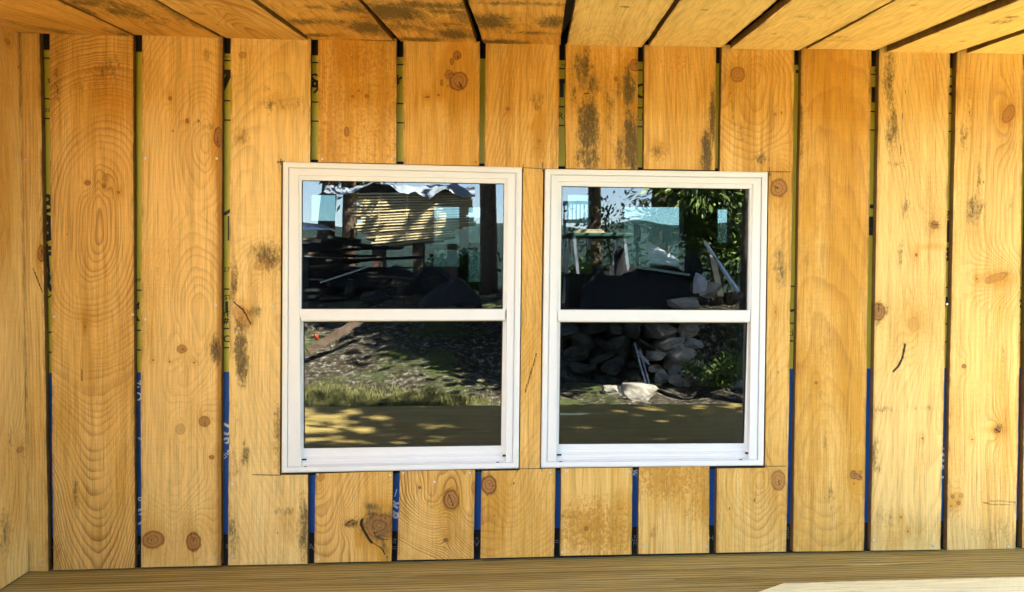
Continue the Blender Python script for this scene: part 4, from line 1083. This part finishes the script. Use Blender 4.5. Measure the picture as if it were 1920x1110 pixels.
# trees that throw the dappled shade, right of the house
pine(10.5, -1.2, 11.5, 4.6, 2.8, .17, 'tall pine standing beyond the right end of the house', 1, 9000, .20)
pine(9.4, -1.6, 12.0, 4.0, 2.2, .18, 'tall pine at the right side of the yard, nearer the deck', 2, 9000, .20)
pine(11.5, -5.0, 13, 4.0, 3.6, .2, 'tall pine at the far right side of the yard', 9, 9000, .20)
pine(4.5, 1.0, 10, 5.4, 2.7, .13, 'unseen slender pine added beyond the right end of the house to shade the deck', 25, 5500, .16)  # added outside the view so that its crown shades the deck
pine(2.98, -4.8, 7.5, 2.9, 1.25, .07, 'small dense unseen pine added to shade the left part of the stone wall', 21, 16000, .13)  # added out of view to keep the sun off the wall's left stones
pine(.95, -7.2, 12.5, 3.4, 2.4, .13, 'slim pine added to shade the yard, hidden between the two reflections', 22, 9000, .22)  # added for shade on the yard, trunk hidden between the windows
# trees across the yard
p = RF(917, 500, 11.5); pine(p.x, p.y, 10, 6.4, 1.6, .17, 'pine with a sunlit bare trunk beside the lumber stack', 3, 9000, .08, asp=3)
p = RF(604, 400, 13.0); pine(p.x, p.y, 9, 2.9, 2.4, .19, 'leaning pine behind the left end of the lumber stack', 4, 12000, .08, asp=3, lean=(.6, 0))
p = RF(655, 400, 16.0); pine(p.x, p.y, 11, 3.2, 2.6, .20, 'dark pine trunk behind the tarp of the lumber stack', 5, 14000, .08, asp=3)
p = RF(1113, 400, 14.0); pine(p.x, p.y, 11, 4.8, 2.0, .17, 'straight dark pine trunk behind the work table', 6, 9000, .08, asp=3)
p = RF(1237, 400, 12.0); pine(p.x, p.y, 10, 2.75, 1.7, .20, 'thick pine with low bare branches behind the stone wall', 7, 9000, .07, asp=3.5)
p = RF(1345, 400, 8.8); pine(p.x, p.y, 7, .9, 1.1, .10, 'bushy sunlit pine right of the stone wall', 8, 42000, .05, asp=3, mat='leaf2')
p = RF(1300, 400, 10.2); pine(p.x, p.y, 10, 6.5, 1.5, .15, 'dark bare trunk between the thick pine and the bushy pine', 31, 3000)
p = RF(1398, 400, 7.6); pine(p.x, p.y, 9, 5.5, 1.5, .07, 'thin brown trunk at the right edge of the right window reflection', 32, 3000)
p = RF(1145, 420, 9.5); pine(p.x, p.y, 1.7, .3, .35, .018, 'thin leafy sapling beside the work table', 12, 900, .055, mat='leaf2')

# lumber stack with stickers, tarp over it
Yk = 12.0
a = RF(662, 455, Yk); b2 = RF(880, 360, Yk)
stack = empty('lumber_stack', ((a.x+b2.x)/2, -Yk, a.z), 'stickered stack of freshly sawn pale boards across the yard, reflected in the left window', 'lumber stack')
SUNWOOD = simple('sawn_board_edge', (.90, .70, .42), .7, var=.25, scale=9)
nl = 19; hh = (b2.z-a.z)/nl
for i in range(nl):
    z = a.z+hh*i
    j = [rs.uniform(-.16, .16), rs.uniform(-.16, .16)]
    shr = .50*max(0, 1-i/6); tl = (.11-.10*i/nl)
    b = MB()
    x0_, x1_ = a.x+shr+j[0], b2.x-shr*.9+j[1]; yf_ = -Yk+rs.uniform(-.02, .04)
    zz = lambda x: z+(x-(a.x+b2.x)/2)*tl
    hk = .48
    b.hexa([(x0_, yf_, zz(x0_)), (x1_, yf_, zz(x1_)), (x1_, -Yk-.9, zz(x1_)), (x0_, -Yk-.9, zz(x0_))], [(x0_, yf_, zz(x0_)+hh*hk), (x1_, yf_, zz(x1_)+hh*hk), (x1_, -Yk-.9, zz(x1_)+hh*hk), (x0_, -Yk-.9, zz(x0_)+hh*hk)])
    b.build('board_layer', SUNWOOD, stack)
for fx in (.22, .46, .72):
    b = MB()
    x = a.x+(b2.x-a.x)*fx
    for i in range(nl-1):
        z = a.z+hh*i; xx = x+.05*(i-nl/2)/nl*6*(.3 if fx < .3 else .1)
        zz_ = z+(xx-(a.x+b2.x)/2)*(.11-.10*i/nl)
        b.box((xx-.02, -Yk-.9, zz_+hh*.5), (xx+.02, -Yk-.03, zz_+hh*1.02))
    b.build('sticker', SUNWOOD, stack)
zg = float(gz((a.x+b2.x)/2, -Yk))
b = MB()
for fx in (.2, .55, .85):
    x = a.x+(b2.x-a.x)*fx; b.box((x-.1, -Yk-.85, zg-.2), (x+.1, -Yk-.1, a.z))
b.build('support_block', M['bark'], stack)
def sheet(name, label, cat, x0, x1, y0, y1, zfun, mat, nx=70, ny=24, th=.006, parent=None):
    xs_, ys_ = np.meshgrid(np.linspace(x0, x1, nx), np.linspace(y0, y1, ny)); zz = zfun(xs_, ys_)
    v = np.stack([xs_.ravel(), ys_.ravel(), zz.ravel()], 1); idx = np.arange(len(v)).reshape(xs_.shape)
    f = np.stack([idx[:-1, :-1].ravel(), idx[:-1, 1:].ravel(), idx[1:, 1:].ravel(), idx[1:, :-1].ravel()], 1)
    me = bpy.data.meshes.new(name); me.from_pydata(v.tolist(), [], f.tolist()); me.update()
    o = link(name, me, mat, smooth_=True); md = o.modifiers.new('t', 'SOLIDIFY'); md.thickness = th
    return tag(o, label, cat)
M['tarp'] = simple('silver_tarp', (.30, .34, .40), .28, var=.3, scale=3, bmp=.3)
topz = b2.z
sheet('tarp', 'crumpled silver and black tarp draped over the lumber stack', 'tarp', a.x-.55, b2.x+.12, -Yk-1.0, -Yk+.16,
      lambda x, y: topz+.05+.22*np.abs(fbm(x*1.6, y*2.2, 31, 5))+.03*fbm(x*9+y*6, y*3, 33, 3)-.30*smooth(-Yk-.02, -Yk+.16, y)*(.5+.4*fbm(x*3, x*0, 35, 2)), M['tarp'], 130, 40)

# stone retaining wall: rough blocks
stones = empty('stone_wall', ((WALLX0+WALLX1)/2, -6.2, -.3), 'low dry-laid wall of rough field stones reflected in the right window', 'stone wall')
import bmesh
def rock(c, sx, sy, sz, seed, rz=0.0, name='stone', mat=None, parent=None, tilt=.15):
    bm = bmesh.new(); bmesh.ops.create_icosphere(bm, subdivisions=3, radius=1)
    cuts = [(Vector((random.gauss(0, 1), random.gauss(0, 1), random.gauss(0, 1))).normalized(), random.uniform(.62, .95)) for _ in range(9)]
    r = random.Random(seed); off = Vector((r.random()*50, r.random()*50, r.random()*50))
    for v in bm.verts:
        d = v.co.copy()
        m = max(abs(d.x), abs(d.y), abs(d.z)); d = d.lerp(d/m*.85, .8)
        for cn, cdist in cuts:
            e_ = d.dot(cn)
            if e_ > cdist: d = d-cn*(e_-cdist)
        d *= 1+.16*mnoise.noise(v.co*1.3+off)+.10*mnoise.noise(v.co*4+off)+.05*mnoise.noise(v.co*9+off)
        v.co = Vector((d.x*sx, d.y*sy, d.z*sz))
    me = bpy.data.meshes.new(name); bm.to_mesh(me); bm.free()
    R_ = Matrix.Rotation(rz, 4, 'Z') @ Matrix.Rotation(r.uniform(-tilt, tilt), 4, 'Y'); me.transform(Matrix.Translation(c) @ R_)
    return link(name, me, mat or M['stone'], parent)
sd = 100; zb0 = -.26
while zb0 < .62:
    x = WALLX0+random.uniform(-.15, .1); hrow = random.uniform(.10, .20)
    while x < WALLX1+random.uniform(-.2, .15):
        wl = random.uniform(.12, .44); sd += 1
        hz_r = hrow*random.uniform(.7, 1.35)
        rock(Vector((x+wl/2, -6.3+random.uniform(-.10, .14), zb0+hz_r/2+random.uniform(-.02, .02))), wl/2*1.15, .20, hz_r/2*1.2, sd, random.uniform(-.5, .5), parent=stones, tilt=.5, mat=M['stone'] if x > RF(1215, 640, 6.3).x+random.uniform(-.1, .1) else M['shaded_stone'])
        x += wl
    zb0 += hrow
for k, (px, py, s) in enumerate([(1200, 756, .17), (1150, 742, .10), (1275, 728, .12), (1340, 690, .16), (1385, 655, .15), (1300, 708, .13)]):
    t_ = 1.22/((py-529)/1400); P = RF(px, py, min(t_-2.7, 6.0))
    o = rock(Vector((0, 0, 0)), s*1.25, s, s*.62, 350+k, name='boulder'); o.location = Vector((P.x, P.y, float(gz(P.x, P.y))+s*.35))
    tag(o, ['largest pale boulder lying between the deck and the stone wall', 'small dark stone left of the largest boulder', 'stone on the dirt right of the largest boulder', 'boulder at the foot of the bush', 'boulder behind the bare branches', 'small stone under the stone wall corner'][k], 'boulder')
# bush and bare branches right of the wall
def bush(px, py, dist, rad, hgt, label, seed, n=2500, size=.05, mat='leaf2'):
    P = RF(px, py, dist); z0 = float(gz(P.x, P.y)); root = empty('bush', (P.x, P.y, z0), label, 'bush')
    r = np.random.RandomState(seed); tb = MB(); pts = []
    for i in range(16):
        a_ = r.uniform(0, 6.28); e = Vector((math.cos(a_)*rad*r.uniform(.3, 1), math.sin(a_)*rad*r.uniform(.3, 1), hgt*r.uniform(.4, 1)))
        b0 = Vector((P.x, P.y, z0)); tb.tube([b0, b0+e*.5+Vector((0, 0, .06)), b0+e], [.012, .008, .003], 5)
        for c in range(4): pts.append(np.array(b0+e*(.4+.2*c)))
    tb.build('stems', M['bark'], root)
    if n: link('foliage', leaf_cloud(np.concatenate([p+r.normal(size=(n//len(pts), 3))*rad*.17 for p in pts]), size, seed), M[mat], root)
bush(1345, 705, 5.6, .38, .38, 'low sparse bush at the right end of the stone wall', 41, 1300, .035)
bush(1378, 640, 6.0, .42, .6, 'tangle of bare grey branches above the bush', 42, 0)
def grass(px, py, dist, rad, hgt, label, seed, n=3000):
    P = RF(px, py, dist); r = np.random.RandomState(seed)
    x = P.x+r.normal(size=n)*rad*.5; y = P.y+r.normal(size=n)*rad*.22; z = gz(x, y)-.02
    h = hgt*r.uniform(.4, 1.2, n); a = r.uniform(0, 6.28, n); w = .005
    B = np.stack([x, y, z], 1); D = np.stack([np.cos(a)*w, np.sin(a)*w, a*0], 1)
    L = np.stack([r.normal(size=n)*.4*h, r.normal(size=n)*.4*h, h], 1)
    V = np.stack([B-D, B+D, B+L*.6+D*.7, B+L], 1).reshape(-1, 3)-np.array([P.x, P.y, 0])
    me = bpy.data.meshes.new('grass_tuft'); me.from_pydata(V.tolist(), [], (np.arange(n*4).reshape(n, 4)).tolist())
    o = link('grass_tuft', me, M['grass']); o.location = (P.x, P.y, 0); tag(o, label, 'grass', kind='stuff')
grass(610, 730, 5.2, .8, .10, 'tuft of long green grass at the edge of the deck', 43, 3500)
grass(700, 745, 4.7, 1.1, .09, 'wider patch of green weeds in front of the bare dirt', 44, 6000)
grass(775, 745, 4.6, .8, .09, 'straggly weeds at the right end of the green patch', 45, 3000)
bush(1085, 510, 8.8, .5, .5, 'bright green shrub under the work table', 46, 3500, .06)
bush(845, 500, 14.5, .9, .8, 'sunlit shrub behind the lumber stack', 47, 5000, .09)

# work table on trestles, clutter, plastic sheet, leaning boards
Yt = 7.8
ta, tb_ = RF(1062, 436, Yt), RF(1188, 450, Yt); zt_ = ta.z
gt = float(gz((ta.x+tb_.x)/2, -Yt))
tbl = empty('work_table', ((ta.x+tb_.x)/2, -Yt, gt), 'dark-topped work table on trestle legs, reflected in the right window', 'table')
MB().box((ta.x, -Yt-.6, zt_-.05), (tb_.x, -Yt, zt_)).build('table_top', M['green'], tbl, bevel=.01)
for (xx, dx) in ((ta.x+.12, .05), (ta.x+.12, -.05), (tb_.x-.12, .06), (tb_.x-.12, -.06)):
    MB().bar((xx, -Yt-.05 if dx > 0 else -Yt-.55, zt_-.05), (xx+dx*2, -Yt-.02 if dx > 0 else -Yt-.6, gt-.05), .05, .04).build('leg', M['silver'], tbl)
pb_ = RF(1105, 427, Yt)
b = MB(); [b.box((pb_.x-.2+i*.03, -Yt-.4, zt_+.02*i), (pb_.x+.25-i*.02, -Yt-.1, zt_+.02*i+.013)) for i in range(3)]
tag(b.build('board_offcuts', SUNWOOD), 'few pale offcuts stacked on the dark work table', 'offcuts')
# slatted bench behind the table
p0, p1 = RF(1056, 380, 10.5), RF(1108, 415, 10.5)
bn = empty('slatted_bench', ((p0.x+p1.x)/2, -10.5, float(gz(p0.x, -10.5))), 'grey slatted bench back left of the sapling', 'bench')
MB().bar((p0.x, -10.5, p0.z), (p1.x, -10.5, p0.z), .05, .06).build('top_rail', M['silver'], bn)
MB().bar((p0.x, -10.5, p1.z), (p1.x, -10.5, p1.z), .05, .06).build('bottom_rail', M['silver'], bn)
for i in range(7):
    x = p0.x+(p1.x-p0.x)*(i+.3)/7; MB().bar((x, -10.5, p0.z), (x, -10.5, p1.z), .03, .02).build('slat', M['silver'], bn)
for x in (p0.x+.03, p1.x-.03): MB().bar((x, -10.5, p1.z), (x, -10.5, float(gz(x, -10.5))-.1), .05, .05).build('leg', M['silver'], bn)
# black tarped heap in front
hp0, hp1 = RF(1075, 560, 7.0), RF(1300, 505, 7.0)
def heap(x, y):
    u = (x-hp0.x)/(hp1.x-hp0.x); v = (y+7.6)/1.1
    e = smooth(0, .12, u)*smooth(0, .12, 1-u)*smooth(0, .2, v)*smooth(0, .25, 1-v)
    return .45+e*(hp1.z-.45+.0)*(.72+.28*smooth(.15, .6, u)+.22*fbm(x*3.5, y*3, 64, 4))+.07*fbm(x*7, y*7, 61, 4)
sheet('tarped_heap', 'heap covered with a black tarp on the ground behind the stone wall', 'tarp', hp0.x, hp1.x, -7.6, -6.5, heap, M['darkplastic'], 70, 40)
# green board on the heap
g0, g1_ = RF(1195, 508, 6.9), RF(1285, 523, 6.9)
MBb = MB().bar((g0.x, -6.9, g0.z+.05), (g1_.x, -6.7, g1_.z+.05), .30, .03)
tag(MBb.build('painted_board', simple('pale_green_paint', (.30, .42, .36), .5)), 'pale green painted board lying on the black heap', 'board')
# translucent plastic sheet: peaked
def plastic():
    m, nt, p = newmat('clear_plastic'); p.inputs['Base Color'].default_value = (.75, .82, .9, 1); p.inputs['Roughness'].default_value = .25
    p.inputs['Alpha'].default_value = .55; n = noise_(nt, N(nt, 'ShaderNodeTexCoord').outputs['Object'], 9, 4, .6); nt.links.new(bump(nt, n, .7, .05), p.inputs['Normal']); return m
PL = plastic()
A_, B_, C_, D_ = RF(1215, 450, 6.8), RF(1272, 487, 6.8), RF(1276, 500, 6.7), RF(1218, 492, 6.8)
m_ = MB(); nn_ = 14
for i in range(nn_+1):
    for j in range(nn_+1):
        u, v_ = i/nn_, j/nn_
        P = (A_*(1-u)+B_*u)*(1-v_)+(D_*(1-u)+C_*u)*v_
        m_.v.append(tuple(P+Vector((0, .05*mnoise.noise(Vector((u*4, v_*4, 1))), 0))))
for i in range(nn_):
    for j in range(nn_):
        k = i*(nn_+1)+j; m_.f.append((k, k+1, k+nn_+2, k+nn_+1)); m_.mi.append(0)
o = m_.build('plastic_sheet', PL, smooth_=True); o.modifiers.new('t', 'SOLIDIFY').thickness = .003
tag(o, 'crumpled clear plastic sheet rising from the black heap', 'plastic sheet')
# white cloth bundle
P = RF(1313, 532, 6.6)
o = rock(Vector((0, 0, 0)), .09, .08, .16, 401, name='cloth_bundle', mat=M['cloth']); o.location = P
tag(o, 'crumpled white cloth hanging over the right end of the black heap', 'cloth')
o = rock(Vector((0, 0, 0)), .13, .10, .20, 402, name='black_bag', mat=M['darkplastic']); o.location = RF(1300, 500, 6.75)
tag(o, 'shiny black bag on the right end of the heap', 'bag')
# leaning board
P0, P1 = RF(1337, 478, 6.9), RF(1352, 556, 6.5)
tag(MB().bar(P0, P1, .075, .02, up=Vector((0, 1, 0))).build('leaning_board', SUNWOOD), 'single pale board leaning upright right of the black heap', 'board')
P0, P1 = RF(1324, 455, 6.9), RF(1385, 548, 6.5)
tag(MB().bar(P0, P1, .04, .03).build('leaning_pole', M['silver']), 'thin grey pole leaning across behind the pale board', 'pole')
# metal frame leaning on the stone wall
lad = empty('metal_frame', RF(1210, 730, 5.6), 'narrow bent metal frame of two thin rods leaning on the stone wall', 'metal frame')
for (x0, y0, x1, y1) in ((1192, 644, 1216, 732), (1202, 656, 1221, 728)):
    MB().tube([RF(x0, y0, 6.0), RF(x1, y1, 5.5)], .010, 8).build('rod', M['silver'], lad)
for f_ in (.15, .25):
    a1 = RF(1192, 644, 6.0).lerp(RF(1216, 732, 5.5), f_); a2 = RF(1202, 656, 6.0).lerp(RF(1221, 728, 5.5), f_)
    MB().tube([a1, a2+(a2-a1)*1.4], .007, 6).build('rung', M['silver'], lad)
# wheelbarrow-like cart with a spoked wheel, orange bucket, timbers in the dark on the left
c = RF(806, 522, 7.6); wh = empty('spoked_wheel', c, 'thin spoked cart wheel standing behind the covered heap, reflected in the left window', 'wheel')
b = MB(); Rw = .135
b.tube([c+Vector((Rw*math.cos(t*math.pi/12), 0, Rw*math.sin(t*math.pi/12))) for t in range(25)], .012, 6); b.build('rim', M['darkplastic'], wh)
b = MB(); [b.tube([c, c+Vector((Rw*math.cos(t*math.pi/4+.2), 0, Rw*math.sin(t*math.pi/4+.2)))], .004, 5) for t in range(8)]; b.build('spoke', M['bark'], wh)
q0, q1 = RF(788, 575, 7.2), RF(905, 515, 7.2)
sheet('covered_cart', 'low cart covered with a grey tarp in front of the spoked wheel', 'tarp', q0.x, q1.x, -7.6, -6.9,
      lambda x, y: q0.z+(q1.z-q0.z)*np.sin(np.clip((x-q0.x)/(q1.x-q0.x), 0, 1)*math.pi)**.6*smooth(-7.6, -7.3, y)*(1-smooth(-7.0, -6.9, y)*.95)*(.75+.4*fbm(x*4, y*4, 72, 3))+.04*fbm(x*9, y*9, 71, 3), M['darkplastic'], 50, 30)
P = RF(592, 632, 6.2); o = rock(Vector((0, 0, 0)), .03, .03, .04, 500, name='orange_float', mat=M['orange']); o.location = P
tag(o, 'small bright orange lump low on the left of the left window reflection', 'plastic lump')
for k, (x0, y0, x1, y1, d, lab) in enumerate([(575, 660, 700, 585, 6.6, 'long grey timber sloping up to the right in the dark yard'), (600, 530, 690, 500, 8.5, 'thin pale batten lying across dark clutter'), (570, 480, 640, 484, 9.0, 'short pale batten lying level behind the clutter')]):
    tag(MB().bar(RF(x0, y0, d), RF(x1, y1, d+.4), .05 if k == 0 else .02, .09 if k == 0 else .02).build('timber', M['bark'] if k == 0 else M['silver']), lab, 'timber')
# dark heap of stacked old boards on the left
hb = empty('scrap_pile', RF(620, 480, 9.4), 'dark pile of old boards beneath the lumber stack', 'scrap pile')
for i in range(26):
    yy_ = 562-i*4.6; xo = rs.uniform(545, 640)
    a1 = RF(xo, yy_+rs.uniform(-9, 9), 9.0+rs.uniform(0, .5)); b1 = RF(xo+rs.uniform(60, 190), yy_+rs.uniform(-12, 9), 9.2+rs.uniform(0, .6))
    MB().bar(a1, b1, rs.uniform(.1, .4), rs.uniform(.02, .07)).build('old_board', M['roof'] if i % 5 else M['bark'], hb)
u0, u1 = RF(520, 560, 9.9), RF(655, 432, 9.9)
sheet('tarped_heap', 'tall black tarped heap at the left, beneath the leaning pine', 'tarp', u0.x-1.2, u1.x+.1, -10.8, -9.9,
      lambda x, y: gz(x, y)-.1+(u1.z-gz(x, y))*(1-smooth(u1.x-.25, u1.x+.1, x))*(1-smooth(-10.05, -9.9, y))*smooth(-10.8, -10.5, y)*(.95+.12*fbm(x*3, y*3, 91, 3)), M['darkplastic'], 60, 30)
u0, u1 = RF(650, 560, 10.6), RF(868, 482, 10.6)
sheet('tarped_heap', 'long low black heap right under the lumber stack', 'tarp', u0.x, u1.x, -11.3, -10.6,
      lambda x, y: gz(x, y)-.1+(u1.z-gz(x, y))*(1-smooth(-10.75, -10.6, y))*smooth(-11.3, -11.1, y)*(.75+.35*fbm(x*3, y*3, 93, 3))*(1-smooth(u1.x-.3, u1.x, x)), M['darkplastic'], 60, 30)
# pickup-like pale hood at the left: a covered trailer lid
P0 = RF(560, 425, 9.5); P1 = RF(622, 432, 9.5)
sheet('curved_lid', 'curved pale grey lid lying on the dark board pile', 'lid', P0.x-.3, P1.x, -9.9, -9.3,
      lambda x, y: P1.z+.14*np.sqrt(np.clip(1-((x-P0.x+.3)/(P1.x-P0.x+.3))**2, 0, 1))*(1-smooth(-9.45, -9.3, y))+.0*x, M['silver'], 30, 10)

# air between the yard and the hills
hm_ = bpy.data.materials.new('haze'); hm_.use_nodes = True; nt = hm_.node_tree
nt.nodes.remove(nt.nodes['Principled BSDF'])
pv = N(nt, 'ShaderNodeVolumePrincipled'); pv.inputs['Color'].default_value = (.80, .88, 1, 1); pv.inputs['Density'].default_value = .00003
nt.links.new(pv.outputs[0], nt.nodes['Material Output'].inputs['Volume'])
hz_ = MB().box((-2700, -2700, -80), (2700, 2700, 330)).build('haze', hm_); tag(hz_, kind='stuff')
# small dark clutter round the heap
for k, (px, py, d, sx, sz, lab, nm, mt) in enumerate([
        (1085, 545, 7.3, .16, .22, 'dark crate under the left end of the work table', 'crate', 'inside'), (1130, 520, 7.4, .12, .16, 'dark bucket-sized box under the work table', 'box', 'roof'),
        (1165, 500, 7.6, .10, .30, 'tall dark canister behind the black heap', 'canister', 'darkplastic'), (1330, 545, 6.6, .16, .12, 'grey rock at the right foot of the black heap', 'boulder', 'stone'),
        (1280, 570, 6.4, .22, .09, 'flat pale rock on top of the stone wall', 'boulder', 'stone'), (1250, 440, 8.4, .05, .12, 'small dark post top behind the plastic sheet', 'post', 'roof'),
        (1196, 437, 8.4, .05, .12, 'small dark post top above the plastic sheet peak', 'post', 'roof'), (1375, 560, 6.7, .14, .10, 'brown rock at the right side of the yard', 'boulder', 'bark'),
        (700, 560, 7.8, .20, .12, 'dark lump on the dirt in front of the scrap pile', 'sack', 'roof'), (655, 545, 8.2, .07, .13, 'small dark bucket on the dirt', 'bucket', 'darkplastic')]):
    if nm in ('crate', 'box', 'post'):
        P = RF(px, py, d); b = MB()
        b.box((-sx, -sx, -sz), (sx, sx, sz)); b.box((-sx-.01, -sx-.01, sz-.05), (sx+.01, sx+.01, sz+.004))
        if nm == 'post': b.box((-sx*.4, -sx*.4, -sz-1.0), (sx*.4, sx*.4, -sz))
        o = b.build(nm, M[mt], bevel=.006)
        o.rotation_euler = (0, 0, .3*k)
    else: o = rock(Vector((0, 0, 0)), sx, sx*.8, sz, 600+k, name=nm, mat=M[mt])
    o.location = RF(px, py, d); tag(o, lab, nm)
print('objects', len(scene.objects))
